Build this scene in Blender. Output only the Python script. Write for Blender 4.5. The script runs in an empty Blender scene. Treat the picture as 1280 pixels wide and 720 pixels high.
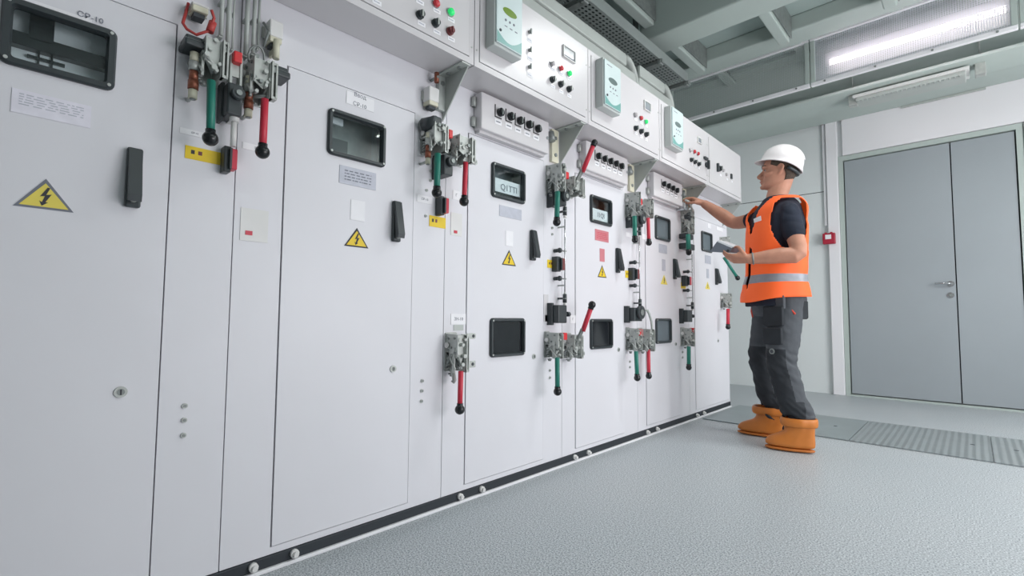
import bpy, bmesh, math, random
from mathutils import Vector, Matrix, noise
PI = math.pi
S = bpy.context.scene
COL = S.collection
random.seed(7)

# ------------------------------------------------------------------ materials
def lin(c):
    return tuple(((v/255)/12.92 if v/255 <= 0.04045 else ((v/255+0.055)/1.055)**2.4) for v in c) + (1,)
_M = {}
def mat(name, rgb, rough=0.5, metal=0.0, var=0.04, scale=6.0, bump=0.0, bscale=200.0, emit=0.0, coat=0.0):
    if name in _M: return _M[name]
    m = bpy.data.materials.new(name); m.use_nodes = True
    nt = m.node_tree; b = nt.nodes['Principled BSDF']
    tc = nt.nodes.new('ShaderNodeTexCoord')
    nz = nt.nodes.new('ShaderNodeTexNoise'); nz.inputs['Scale'].default_value = scale; nz.inputs['Detail'].default_value = 3
    nt.links.new(tc.outputs['Object'], nz.inputs['Vector'])
    rp = nt.nodes.new('ShaderNodeValToRGB')
    c = lin(rgb)
    rp.color_ramp.elements[0].position = 0.3; rp.color_ramp.elements[1].position = 0.7
    rp.color_ramp.elements[0].color = tuple(v*(1-var) for v in c[:3])+(1,)
    rp.color_ramp.elements[1].color = tuple(min(1, v*(1+var)) for v in c[:3])+(1,)
    nt.links.new(nz.outputs['Fac'], rp.inputs['Fac'])
    nt.links.new(rp.outputs['Color'], b.inputs['Base Color'])
    b.inputs['Roughness'].default_value = rough; b.inputs['Metallic'].default_value = metal
    if coat: b.inputs['Coat Weight'].default_value = coat
    if emit:
        b.inputs['Emission Color'].default_value = c; b.inputs['Emission Strength'].default_value = emit
    if bump:
        n2 = nt.nodes.new('ShaderNodeTexNoise'); n2.inputs['Scale'].default_value = bscale; n2.inputs['Detail'].default_value = 4
        nt.links.new(tc.outputs['Object'], n2.inputs['Vector'])
        bp = nt.nodes.new('ShaderNodeBump'); bp.inputs['Strength'].default_value = bump; bp.inputs['Distance'].default_value = 0.004
        nt.links.new(n2.outputs['Fac'], bp.inputs['Height']); nt.links.new(bp.outputs['Normal'], b.inputs['Normal'])
    _M[name] = m
    return m

PAINT   = mat('cabinet_paint', (226, 226, 231), 0.42, var=0.02, scale=2)
PAINT2  = mat('box_paint', (214, 212, 214), 0.27, var=0.02, scale=2)
SHADE   = mat('cabinet_inner_flange', (70, 76, 80), 0.7)
INSIDE  = mat('cabinet_interior', (150, 160, 164), 0.6)
BLACK   = mat('black_plastic', (54, 61, 64), 0.38)
BLACKG  = mat('black_gloss', (24, 27, 30), 0.22)
RUBBER  = mat('dark_rubber', (44, 50, 56), 0.6)
STEEL   = mat('galvanised_steel', (186, 190, 186), 0.42, 0.3, var=0.12, scale=25)
STEELD  = mat('dark_steel', (138, 144, 142), 0.4, 0.35, var=0.15, scale=30)
STEELG  = mat('painted_bracket', (186, 192, 188), 0.5, 0.1)
CHROME  = mat('chrome', (200, 202, 204), 0.22, 0.9)
RED     = mat('red_plastic', (205, 52, 72), 0.4)
REDB    = mat('bright_red', (214, 44, 50), 0.4)
REDD    = mat('dark_red', (120, 60, 62), 0.4)
GREEN   = mat('green_lever', (34, 124, 108), 0.42)
COPPER  = mat('copper', (150, 92, 72), 0.4, 0.5)
WHITEP  = mat('white_plastic', (226, 226, 224), 0.45)
CREAM   = mat('cream_insulator', (214, 212, 190), 0.45)
YELLOW  = mat('yellow_sign', (236, 204, 40), 0.5)
YELLOWP = mat('pale_yellow', (232, 214, 96), 0.5)
PAPER   = mat('paper_white', (243, 243, 246), 0.7)
SILVER  = mat('silver_plate', (190, 193, 204), 0.5, 0.1, var=0.05, scale=40)
SILVERW = mat('bright_plate', (234, 232, 242), 0.4, 0.05, var=0.04, scale=40)
PINK    = mat('pink_plate', (206, 128, 136), 0.55)
INK     = mat('ink_grey', (120, 124, 136), 0.7)
INKD    = mat('ink_dark', (60, 60, 66), 0.7)
LAMPG   = mat('lamp_green', (40, 205, 110), 0.25, emit=0.55)
LAMPR   = mat('lamp_red', (200, 58, 66), 0.25, emit=0.05)
LAMPW   = mat('lamp_clear', (190, 186, 188), 0.2)
TEAL    = mat('relay_teal', (116, 172, 166), 0.35)
RELAYF  = mat('relay_front', (206, 222, 222), 0.35)
RELAYB  = mat('relay_body', (196, 202, 200), 0.45)
LCD     = mat('lcd_green', (110, 140, 50), 0.2, emit=0.1)
LCDG    = mat('lcd_grey', (110, 126, 124), 0.12)
METER   = mat('meter_face', (150, 158, 162), 0.12)
CEIL    = mat('ceiling_paint', (168, 184, 180), 0.75, var=0.03, scale=1.2)
BEAM    = mat('beam_paint', (182, 194, 189), 0.6, var=0.03, scale=2)
WALL    = mat('wall_panel', (228, 234, 234), 0.5, var=0.02, scale=1)
LINTEL  = mat('lintel_panel', (240, 240, 243), 0.5, var=0.015, scale=1)
DOORM   = mat('door_grey', (158, 166, 171), 0.42, var=0.035, scale=1.3)
GAP     = mat('gap_dark', (54, 62, 66), 0.8)
TRAY    = mat('tray_metal', (150, 158, 156), 0.5, 0.3)
TRAYD   = mat('tray_dark', (60, 68, 68), 0.7)
WIRE    = mat('red_wire', (190, 70, 66), 0.45)
SKIN    = mat('skin', (194, 140, 116), 0.55, var=0.09, scale=22, bump=0.08, bscale=160)
HAIR    = mat('hair', (74, 62, 52), 0.75, var=0.35, scale=120, bump=0.6, bscale=300)
HELMET  = mat('helmet_white', (226, 221, 222), 0.3, var=0.01, coat=0.3)
HIVIS   = mat('hi_vis_orange', (255, 104, 42), 0.65, var=0.04, scale=9, bump=0.15, bscale=400, emit=0.14)  # faint glow built into the cloth to brighten the vest
REFLECT = mat('reflective_tape', (148, 152, 160), 0.4, 0.2, var=0.06, scale=30)
NAVY    = mat('navy_cotton', (26, 34, 50), 0.85, var=0.15, scale=14, bump=0.2, bscale=300)
TROUSER = mat('trouser_grey', (78, 82, 87), 0.85, var=0.12, scale=12, bump=0.25, bscale=250)
TROUSERB= mat('trouser_black', (44, 48, 53), 0.85, var=0.15, scale=14, bump=0.25, bscale=250)
ACCENT  = mat('trouser_accent', (206, 72, 56), 0.7)
BOOT    = mat('boot_orange', (204, 122, 50), 0.42, var=0.08, scale=10)
BOOTS   = mat('boot_sole', (194, 114, 48), 0.55)
DEVICE  = mat('device_grey', (112, 120, 130), 0.4)
DEVICEW = mat('device_light', (214, 218, 222), 0.4)
TUBE    = mat('fluorescent_tube', (255, 236, 240), 0.4, emit=8)
ALARM   = mat('alarm_red', (176, 36, 60), 0.4)
EYEW    = mat('eye_white', (170, 150, 140), 0.3)
EYED    = mat('eye_dark', (50, 40, 35), 0.2)
LIP     = mat('lip', (176, 112, 98), 0.5)

def floor_mat():
    m = bpy.data.materials.new('speckled_vinyl'); m.use_nodes = True
    nt = m.node_tree; b = nt.nodes['Principled BSDF']; L = nt.links.new
    tc = nt.nodes.new('ShaderNodeTexCoord')
    def nz(s, d=2):
        n = nt.nodes.new('ShaderNodeTexNoise'); n.inputs['Scale'].default_value = s; n.inputs['Detail'].default_value = d
        L(tc.outputs['Object'], n.inputs['Vector']); return n
    def ramp(src, p0, c0, p1, c1):
        r = nt.nodes.new('ShaderNodeValToRGB'); e = r.color_ramp.elements
        e[0].position = p0; e[0].color = c0; e[1].position = p1; e[1].color = c1
        L(src, r.inputs['Fac']); return r
    r1 = ramp(nz(190, 4).outputs['Fac'], 0.34, lin((112, 122, 128)), 0.62, lin((214, 218, 220)))
    r2 = ramp(nz(1.3, 2).outputs['Fac'], 0.3, (0.93, 0.95, 0.96, 1), 0.7, (1, 1, 1, 1))
    mx = nt.nodes.new('ShaderNodeMix'); mx.data_type = 'RGBA'; mx.blend_type = 'MULTIPLY'; mx.inputs[0].default_value = 1
    L(r1.outputs['Color'], mx.inputs[6]); L(r2.outputs['Color'], mx.inputs[7]); L(mx.outputs[2], b.inputs['Base Color'])
    b.inputs['Roughness'].default_value = 0.42
    return m
FLOOR = floor_mat()

def perforated(name, rgb, cell, hole, rough=0.45, axes=(0, 2), tl_mix=0.6):
    """sheet metal with a regular grid of round holes, from object coordinates"""
    m = bpy.data.materials.new(name); m.use_nodes = True
    nt = m.node_tree; b = nt.nodes['Principled BSDF']; L = nt.links.new
    b.inputs['Base Color'].default_value = lin(rgb); b.inputs['Roughness'].default_value = rough; b.inputs['Metallic'].default_value = 0.1
    tc = nt.nodes.new('ShaderNodeTexCoord'); sp = nt.nodes.new('ShaderNodeSeparateXYZ'); L(tc.outputs['Object'], sp.inputs[0])
    def mth(op, a, v=None):
        n = nt.nodes.new('ShaderNodeMath'); n.operation = op
        L(a, n.inputs[0])
        if v is not None:
            if isinstance(v, (int, float)): n.inputs[1].default_value = v
            else: L(v, n.inputs[1])
        return n.outputs[0]
    sq = []
    for a, c in zip(axes, cell if isinstance(cell, tuple) else (cell, cell)):
        u = mth('DIVIDE', sp.outputs[a], c); u = mth('FRACT', mth('ADD', u, 1000.0)); u = mth('SUBTRACT', u, 0.5); sq.append(mth('POWER', u, 2.0))
    d = mth('SQRT', mth('ADD', sq[0], sq[1])); h = mth('LESS_THAN', d, hole)
    tr = nt.nodes.new('ShaderNodeBsdfTransparent'); mx = nt.nodes.new('ShaderNodeMixShader')
    tl = nt.nodes.new('ShaderNodeBsdfTranslucent'); tl.inputs[0].default_value = lin(rgb); m2 = nt.nodes.new('ShaderNodeMixShader'); m2.inputs[0].default_value = tl_mix if axes == (0, 2) else 0.0
    L(b.outputs[0], m2.inputs[1]); L(tl.outputs[0], m2.inputs[2])
    L(h, mx.inputs[0]); L(m2.outputs[0], mx.inputs[1]); L(tr.outputs[0], mx.inputs[2])
    L(mx.outputs[0], nt.nodes['Material Output'].inputs['Surface'])
    return m
MESHP = perforated('perforated_guard_sheet', (228, 232, 236), 0.014, 0.29)
MESHL = perforated('fine_guard_mesh', (206, 214, 214), 0.014, 0.49, tl_mix=0.1)
TRAYP = perforated('perforated_tray_sheet', (140, 148, 146), (0.026, 0.04), 0.30, axes=(0, 1))
def glass_mat():
    m = bpy.data.materials.new('window_glass'); m.use_nodes = True
    nt = m.node_tree; L = nt.links.new
    nt.nodes.remove(nt.nodes['Principled BSDF'])
    tr = nt.nodes.new('ShaderNodeBsdfTransparent'); tr.inputs[0].default_value = (0.93, 0.97, 0.97, 1)
    gl = nt.nodes.new('ShaderNodeBsdfGlossy'); gl.inputs['Roughness'].default_value = 0.03
    lw = nt.nodes.new('ShaderNodeLayerWeight'); lw.inputs[0].default_value = 0.5
    pw = nt.nodes.new('ShaderNodeMath'); pw.operation = 'POWER'; L(lw.outputs['Facing'], pw.inputs[0]); pw.inputs[1].default_value = 4.0
    fr = nt.nodes.new('ShaderNodeMath'); fr.operation = 'MULTIPLY_ADD'; L(pw.outputs[0], fr.inputs[0]); fr.inputs[1].default_value = 0.5; fr.inputs[2].default_value = 0.05
    mx = nt.nodes.new('ShaderNodeMixShader')
    L(fr.outputs[0], mx.inputs[0]); L(tr.outputs[0], mx.inputs[1]); L(gl.outputs[0], mx.inputs[2])
    L(mx.outputs[0], nt.nodes['Material Output'].inputs['Surface'])
    return m
GLASS = glass_mat()
def plate_mat(name, rgb, ribs):
    m = mat(name, rgb, 0.45, 0.35, var=0.05, scale=5).copy()
    nt = m.node_tree; L = nt.links.new
    tc = nt.nodes.new('ShaderNodeTexCoord'); w = nt.nodes.new('ShaderNodeTexWave')
    w.wave_type = 'BANDS'; w.bands_direction = 'DIAGONAL' if not ribs else 'X'
    w.inputs['Scale'].default_value = 9 if ribs else 30; w.inputs['Distortion'].default_value = 0.6 if ribs else 0
    L(tc.outputs['Object'], w.inputs['Vector'])
    bp = nt.nodes.new('ShaderNodeBump'); bp.inputs['Strength'].default_value = 0.5 if ribs else 0.25; bp.inputs['Distance'].default_value = 0.006
    L(w.outputs['Fac'], bp.inputs['Height']); L(bp.outputs['Normal'], nt.nodes['Principled BSDF'].inputs['Normal'])
    return m
PLATE = plate_mat('cover_plate_smooth', (150, 160, 162), False)
PLATER = plate_mat('cover_plate_ribbed', (150, 158, 160), True)

# ------------------------------------------------------------------ mesh builder
class MB:
    def __init__(s, *mats):
        s.bm = bmesh.new(); s.mats = list(mats)
    def _mi(s, m):
        if m is None: return 0
        if m not in s.mats: s.mats.append(m)
        return s.mats.index(m)
    def face(s, vs, mi, smooth=False):
        try:
            f = s.bm.faces.new(vs); f.material_index = mi; f.smooth = smooth; return f
        except ValueError: return None
    def box(s, x0, x1, y0, y1, z0, z1, m=None, bev=0.0):
        if x0 > x1: x0, x1 = x1, x0
        if y0 > y1: y0, y1 = y1, y0
        if z0 > z1: z0, z1 = z1, z0
        mi = s._mi(m)
        v = [s.bm.verts.new((x, y, z)) for x in (x0, x1) for y in (y0, y1) for z in (z0, z1)]
        fs = [s.face([v[i] for i in q], mi) for q in ((0,1,3,2),(4,6,7,5),(0,4,5,1),(2,3,7,6),(0,2,6,4),(1,5,7,3))]
        if bev:
            es = set(e for f in fs if f for e in f.edges)
            r = bmesh.ops.bevel(s.bm, geom=list(es), offset=bev, segments=2, affect='EDGES', profile=0.5)
            for f in r['faces']: f.material_index = mi
        return s
    def rings(s, rs, m=None, cap=True, smooth=True, closed=True):
        """loft a list of point rings"""
        mi = s._mi(m); R = [[s.bm.verts.new(p) for p in r] for r in rs]
        n = len(R[0])
        for a, b in zip(R[:-1], R[1:]):
            for i in range(n if closed else n-1):
                j = (i+1) % n
                s.face([a[i], a[j], b[j], b[i]], mi, smooth)
        if cap:
            s.face(R[0][::-1], mi, smooth and False); s.face(R[-1], mi, False)
        return R
    def cyl(s, p, q, r, m=None, r2=None, n=14, cap=True, smooth=True):
        p = Vector(p); q = Vector(q); d = (q-p)
        if d.length < 1e-6: return s
        d.normalize(); a = d.orthogonal().normalized(); b = d.cross(a); r2 = r if r2 is None else r2
        rs = [[c + (a*math.cos(2*PI*i/n) + b*math.sin(2*PI*i/n))*rr for i in range(n)] for c, rr in ((p, r), (q, r2))]
        s.rings(rs, m, cap, smooth); return s
    def tube(s, pts, r, m=None, n=8):
        pts = [Vector(p) for p in pts]; rs = []
        a = None
        for i, p in enumerate(pts):
            d = (pts[min(i+1, len(pts)-1)] - pts[max(i-1, 0)]).normalized()
            if a is None: a = d.orthogonal().normalized()
            a = (a - d*a.dot(d)).normalized(); b = d.cross(a)
            rr = r[i] if isinstance(r, (list, tuple)) else r
            rs.append([p + (a*math.cos(2*PI*k/n) + b*math.sin(2*PI*k/n))*rr for k in range(n)])
        s.rings(rs, m); return s
    def sphere(s, c, r, m=None, n=14, k=8, sc=(1, 1, 1)):
        c = Vector(c); rs = []
        for j in range(k+1):
            t = PI*j/k; rr = max(math.sin(t), 0.02)
            rs.append([c + Vector((math.cos(2*PI*i/n)*rr*sc[0], math.sin(2*PI*i/n)*rr*sc[1], -math.cos(t)*sc[2]))*r for i in range(n)])
        s.rings(rs, m); return s
    def prism(s, yz, x0, x1, m=None):
        """polygon in the y-z plane extruded along x"""
        s.rings([[(x0, y, z) for y, z in yz], [(x1, y, z) for y, z in yz]], m, smooth=False); return s
    def poly(s, pts, d, m=None):
        """polygon in space extruded by vector d"""
        d = Vector(d); s.rings([[Vector(p) for p in pts], [Vector(p)+d for p in pts]], m, smooth=False); return s
    def build(s, name, parent=None, mod=None, shade=False):
        bmesh.ops.recalc_face_normals(s.bm, faces=s.bm.faces)
        if shade:
            for f in s.bm.faces: f.smooth = True
        lo = Vector((1e9,)*3); hi = -lo
        for v in s.bm.verts:
            for i in range(3): lo[i] = min(lo[i], v.co[i]); hi[i] = max(hi[i], v.co[i])
        c = (lo+hi)/2; c.z = lo.z if parent is None else c.z
        for v in s.bm.verts: v.co -= c
        me = bpy.data.meshes.new(name); s.bm.to_mesh(me); s.bm.free()
        for m in s.mats: me.materials.append(m)
        o = bpy.data.objects.new(name, me); COL.objects.link(o)
        pw = WL.get(parent.name, Vector()) if parent else Vector()
        o.location = c - pw; WL[o.name] = c.copy()
        if parent: o.parent = parent
        return o
WL = {}
def thing(name, label, cat, loc, group=None):
    o = bpy.data.objects.new(name, None); COL.objects.link(o); o.empty_display_size = 0.05
    o.location = loc; WL[o.name] = Vector(loc)
    tag(o, label, cat, group); return o
def tag(o, label, cat, group=None):
    o['label'] = label; o['category'] = cat
    if group: o['group'] = group
    return o
def struct(o): o['kind'] = 'structure'; return o
def lab(o, label): o['label'] = label; return o

def rrect(y0, y1, z0, z1, r, n=5):
    if y0 > y1: y0, y1 = y1, y0
    if z0 > z1: z0, z1 = z1, z0
    pts = []
    for cy, cz, a0 in ((y1-r, z1-r, 0), (y0+r, z1-r, 90), (y0+r, z0+r, 180), (y1-r, z0+r, 270)):
        for k in range(n+1):
            a = math.radians(a0 + 90*k/n); pts.append((cy + r*math.cos(a), cz + r*math.sin(a)))
    return pts
def text(s, name, parent, y, z, x, size, m, label=None):
    """flat lettering on a plane facing +x, reading along +y, centred on (y, z)"""
    cu = bpy.data.curves.new(name, 'FONT'); cu.body = s; cu.size = size; cu.align_x = 'CENTER'; cu.align_y = 'CENTER'; cu.extrude = 0.0003
    cu.resolution_u = 3
    tmp = bpy.data.objects.new('tmp', cu); COL.objects.link(tmp)
    dg = bpy.context.evaluated_depsgraph_get(); me = bpy.data.meshes.new_from_object(tmp.evaluated_get(dg))
    bpy.data.objects.remove(tmp); bpy.data.curves.remove(cu)
    me.transform(Matrix(((0, 0, 1, 0), (1, 0, 0, 0), (0, 1, 0, 0), (0, 0, 0, 1))))
    me.materials.clear(); me.materials.append(m); me.name = name
    o = bpy.data.objects.new(name, me); COL.objects.link(o); o.parent = parent
    c = Vector((x, y, z)); o.location = c - WL[parent.name]; WL[o.name] = c
    return o

# ------------------------------------------------------------------ room shell
YW = 6.06
b = MB(FLOOR); b.box(-1.2, 3.4, -3.0, 6.3, -0.1, 0.0); struct(b.build('floor'))
b = MB(CEIL); b.box(-1.2, 3.4, -3.0, 6.3, 3.22, 3.32); struct(b.build('ceiling'))
b = MB(WALL); b.box(-1.3, -1.2, -3.0, 6.3, 0, 3.3); struct(b.build('wall_left'))
b = MB(WALL); b.box(3.4, 3.5, -3.0, 6.3, 0, 3.3); struct(b.build('wall_right'))
b = MB(WALL); b.box(-1.2, 3.4, -3.1, -3.0, 0, 3.3); struct(b.build('wall_rear'))
# end wall with the door opening; sandwich panels with a seam
b = MB(WALL)
b.box(-1.2, 0.63, YW, YW+0.12, 0, 2.155); b.box(-1.2, 0.63, YW, YW+0.12, 2.163, 3.22); b.box(-1.2, 0.63, YW+0.006, YW+0.11, 2.14, 2.18, GAP)
b.box(1.95, 3.4, YW, YW+0.12, 0, 3.22); b.box(0.63, 1.95, YW, YW+0.12, 2.50, 3.22)
struct(b.build('wall_end'))
# double door
d1 = thing('door_1', 'grey steel double door with one wide and one narrow leaf', 'door', (1.28, YW, 0)); struct(d1)
b = MB(BEAM)
b.box(0.615, 0.655, YW-0.03, YW+0.1, 0, 2.50); b.box(1.922, 1.965, YW-0.03, YW+0.1, 0, 2.50); b.box(0.655, 1.922, YW-0.03, YW+0.1, 2.452, 2.50); b.box(0.655, 1.922, YW-0.03, YW+0.1, 0, 0.016)
b.build('door_frame', d1)
b = MB(GAP); b.box(0.655, 1.922, YW+0.075, YW+0.095, 0.016, 2.452); lab(b.build('door_backing', d1), 'dark sheet behind the leaves showing in the gaps')  # dark sheet across the whole opening, visible between the leaves
b = MB(DOORM); b.box(0.665, 1.488, YW-0.012, YW+0.05, 0.026, 2.442); lf = b.build('door_leaf', d1)
b = MB(CHROME)
b.cyl((1.452, YW-0.012, 1.118), (1.452, YW-0.022, 1.118), 0.027, n=18); b.cyl((1.452, YW-0.02, 1.118), (1.452, YW-0.065, 1.118), 0.011)
b.tube([(1.455, YW-0.062, 1.118), (1.44, YW-0.068, 1.119), (1.40, YW-0.068, 1.121), (1.345, YW-0.064, 1.122)], [0.011, 0.011, 0.009, 0.008]); b.build('door_handle', lf)
b = MB(CHROME); b.cyl((1.449, YW-0.012, 1.012), (1.449, YW-0.02, 1.012), 0.026, n=18); b.cyl((1.449, YW-0.019, 1.012), (1.449, YW-0.026, 1.012), 0.012, STEELD); b.build('keyhole_cover', lf)
b = MB(DOORM); b.box(1.497, 1.912, YW-0.012, YW+0.05, 0.026, 2.442); b.build('door_leaf', d1)
# brighter lintel panel, pilaster beside the door, conduit
b = MB(LINTEL); b.box(0.655, 3.39, YW-0.04, YW-0.001, 2.505, 3.2, bev=0.004); struct(b.build('trim_1'))
b = MB(LINTEL); b.box(0.508, 0.612, YW-0.05, YW-0.001, 0, 3.2, bev=0.006); struct(b.build('trim_2'))
b = MB(LINTEL); b.box(0.476, 0.502, YW-0.03, YW-0.001, 1.78, 3.2, bev=0.003); struct(b.build('trim_3'))
b = MB(LINTEL); b.box(1.97, 2.12, YW-0.05, YW-0.001, 0, 2.5, bev=0.006); struct(b.build('trim_4'))
# fire alarm call point
t = thing('fire_alarm_call_point', 'small red manual fire alarm box on the white pilaster left of the door', 'alarm', (0.52, YW-0.05, 1.575))
b = MB(ALARM); b.box(0.462, 0.575, YW-0.095, YW-0.0495, 1.575, 1.69, bev=0.008); b.build('alarm_housing', t)
b = MB(PAPER); b.box(0.488, 0.542, YW-0.098, YW-0.094, 1.625, 1.673, bev=0.002); b.build('press_plate', t)
b = MB(ALARM); b.cyl((0.49, YW-0.075, 1.69), (0.49, YW-0.075, 1.70), 0.012); b.cyl((0.54, YW-0.075, 1.69), (0.54, YW-0.075, 1.70), 0.012); b.build('cable_gland', t)

# ceiling beams and joists (part of the building)
n = 5
for y0, y1, z0 in ((-1.6, -1.35, 2.92), (0.6, 0.85, 2.92), (3.30, 3.56, 2.90), (4.27, 4.50, 3.09)):
    b = MB(BEAM); b.box(-0.2 if y0 == 3.30 else -1.2, 3.4, y0, y1, z0, 3.22, bev=0.012); struct(b.build('trim_%d' % n)); n += 1
for x in (-0.12, 0.56, 1.24, 1.92, 2.6):
    for y0, y1, zj in ((0.86, 3.295, 2.99), (3.565, 4.265, 3.0), (4.505, 5.6, 3.16)):
        b = MB(BEAM); b.box(x-0.035, x+0.045, y0, y1, zj, 3.22, bev=0.01); b.box(x+0.05, x+0.058, y0, y1, zj+0.03, 3.21, STEELD); struct(b.build('trim_%d' % n)); n += 1
# beam along the end wall and flanged girder in front of it
b = MB(BEAM); b.box(-1.2, 3.4, 5.62, 6.06-0.045, 2.88, 3.22, bev=0.008); struct(b.build('trim_%d' % n)); n += 1
b = MB(BEAM); b.box(-1.2, 3.4, 4.86, 5.22, 2.715, 2.74, bev=0.005); b.box(-1.2, 3.4, 5.03, 5.05, 2.74, 3.2); b.box(-1.2, 3.4, 4.86, 5.22, 3.19, 3.215)
struct(b.build('trim_%d' % n)); n += 1
b = MB(BEAM); b.box(-0.14, 3.4, 5.235, 5.60, 2.84, 2.87, bev=0.004); struct(b.build('trim_%d' % n)); n += 1
b = MB(STEELG); b.box(1.15, 1.75, 6.0, 6.012, 2.86, 2.878); struct(b.build('trim_%d' % n)); n += 1

# perforated guards hung under the ceiling
def guard(x0, x1, m, label):
    t = thing('perforated_guard', label, 'guard panel', ((x0+x1)/2, 4.66, 2.755))
    b = MB(m); b.box(x0+0.01, x1-0.01, 4.659, 4.6605, 2.775, 3.155); b.build('perforated_sheet', t)
    b = MB(LINTEL); b.box(x0, x1, 4.64, 4.675, 2.755, 2.785, bev=0.003); b.build('bottom_rail', t)  # rails paler than the posts: light falling on them put into the paint
    b = MB(LINTEL); b.box(x0, x1, 4.64, 4.675, 3.15, 3.175, bev=0.003); b.build('top_rail', t)
    for x in (x0+0.016, x1-0.016):
        b = MB(BEAM); b.box(x-0.016, x+0.016, 4.645, 4.672, 2.785, 3.15, bev=0.003); b.build('side_post', t)
    for k in range(4):
        x = x0+0.1+(x1-x0-0.2)*k/3
        b = MB(STEELD); b.cyl((x, 4.640, 2.77), (x, 4.634, 2.77), 0.008, n=8); b.build('screw', t)
    return t
guard(-0.60, 0.655, MESHL, 'open fine mesh ceiling guard panel without a lamp, above the control box row end')
guard(0.665, 1.885, MESHP, 'perforated white guard panel with the glowing tube lamp behind it')
guard(1.895, 3.1, MESHP, 'perforated white guard panel cut off by the right edge of the frame')
# tube lamp behind the guard, a second unlit lamp under the girder
def tube_lamp(x0, x1, y, z, label, lit):
    t = thing('tube_lamp', label, 'lamp', ((x0+x1)/2, y, z+0.06))
    b = MB(WHITEP); b.box(x0-0.03, x1+0.03, y-0.01, y+0.09, z+0.03, z+0.09, bev=0.01); b.build('lamp_housing', t)
    b = MB(STEELG); b.box(x0-0.03, x1+0.03, y+0.082, y+0.087, z-0.07, z+0.035); b.build('reflector', t)
    for x in (x0+0.2, x1-0.2):
        b = MB(STEEL); b.cyl((x, y+0.04, z+0.085), (x, y+0.04, 3.22), 0.006, n=8); b.build('hanger_rod', t)
    b = MB(TUBE if lit else PAPER); b.cyl((x0, y, z), (x1, y, z), 0.016, n=14); b.build('fluorescent_tube', t)
    for x in (x0-0.012, x1+0.012):
        b = MB(WHITEP); b.box(x-0.012, x+0.012, y-0.02, y+0.02, z-0.022, z+0.03, bev=0.004); b.build('lamp_holder', t)
    return t
tube_lamp(0.79, 1.84, 4.72, 2.942, 'bright lit tube lamp behind the perforated guard', True)
t = thing('flat_lamp', 'unlit ribbed white lamp under the girder above the door', 'lamp', (1.25, 5.0, 2.66))
b = MB(STEELG); b.box(0.93, 1.62, 4.94, 5.14, 2.645, 2.675, bev=0.006)
for k in range(23): b.box(0.945+k*0.029, 0.953+k*0.029, 4.945, 4.975, 2.637, 2.647)
b.build('lamp_diffuser', t)
b = MB(WHITEP); b.box(0.91, 1.64, 4.93, 5.15, 2.675, 2.70, bev=0.004); b.build('lamp_housing', t)
for x in (0.905, 1.70):
    b = MB(STEEL); b.box(x-0.03, x+0.03, 4.97, 5.05, 2.63, 2.716, bev=0.004); b.build('end_bracket', t)
    b = MB(STEEL); b.cyl((x, 5.00, 2.71), (x, 5.00, 3.22), 0.005, n=8); b.build('hanger_rod', t)
t = thing('wall_tube_lamp', 'short bright lamp under the wall beam, glimpsed below the guard panel', 'lamp', (1.35, 5.42, 2.82))
b = MB(TUBE); b.box(1.16, 1.40, 5.36, 5.40, 2.812, 2.826); b.build('lit_strip', t)
b = MB(WHITEP); b.box(1.12, 1.46, 5.34, 5.46, 2.826, 2.84, bev=0.002); b.build('lamp_housing', t)

# perforated cable tray above the control boxes
t = thing('cable_tray', 'long grey perforated cable tray running above the row of control boxes', 'cable tray', (-0.12, 2.0, 2.72))
b = MB(TRAYP); b.box(-0.215, -0.045, 0.2, 3.80, 2.72, 2.7215); b.build('perforated_base', t)
b = MB(TRAY); b.box(-0.22, -0.215, 0.2, 3.80, 2.72, 2.80); b.box(-0.045, -0.04, 0.2, 3.80, 2.72, 2.80); b.box(-0.215, -0.045, 0.2, 3.8, 2.775, 2.78, TRAYD); b.build('tray_side', t)
for y in (2.32, 3.30, 3.76):
    b = MB(STEELD); b.box(-0.26, -0.02, y, y+0.04, 2.69, 2.718); b.box(-0.26, -0.235, y, y+0.04, 2.69, 3.22); b.box(-0.06, -0.03, y-0.005, y+0.045, 2.68, 2.72, bev=0.004); b.build('tray_bracket', t)
# cable ducts on the cabinet tops
def duct(y0, y1, z1, label):
    t = thing('cable_duct', label, 'duct', (-0.3, (y0+y1)/2, 2.21))
    b = MB(STEELG); b.box(-0.55, -0.08, y0, y1, 2.21, z1-0.09, bev=0.01); b.build('duct_channel', t)
    b = MB(STEELG); b.box(-0.55, -0.075, y0, y1-0.14, z1-0.084, z1, bev=0.012); b.build('duct_cover', t)
    b = MB(STEELG); b.rings([[(-0.54+0.47*k/12, y1-0.14+0.16*math.sin(a), z1-0.20+0.195*math.cos(a)) for k in range(13)] for a in [PI/2*j/8*1.3 for j in range(9)]], closed=False, cap=False)
    o = b.build('duct_elbow', t); md = o.modifiers.new('s', 'SOLIDIFY'); md.thickness = 0.02
duct(0.3, 3.03, 2.60, 'long pale duct on the cabinet tops, nearest the camera')
duct(3.07, 3.60, 2.60, 'short pale duct on the cabinet tops at the far end of the row')

# floor trench covers
def cover(x0, x1, m, label, holes):
    t = thing('trench_cover_plate', label, 'floor plate', ((x0+x1)/2, 4.19, 0.0), 'steel cover plates over the floor trench')
    b = MB(m); b.box(x0+0.002, x1-0.002, 3.785, 4.60, 0.001, 0.009, bev=0.002); b.build('plate', t)
    for x, y in holes:
        b = MB(GAP); b.cyl((x, y, 0.0085), (x, y, 0.0095), 0.012, n=10); b.build('lifting_hole', t)
cover(0.04, 0.985, PLATE, 'smooth trench cover plate beneath and beside the worker boots', [(0.84, 4.2)])
cover(0.985, 1.645, PLATER, 'ribbed trench cover plate in front of the wide door leaf', [(1.56, 4.2)])
cover(1.645, 2.6, PLATER, 'ribbed trench cover plate cut off by the right edge of the frame', [(1.75, 4.2)])

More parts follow.
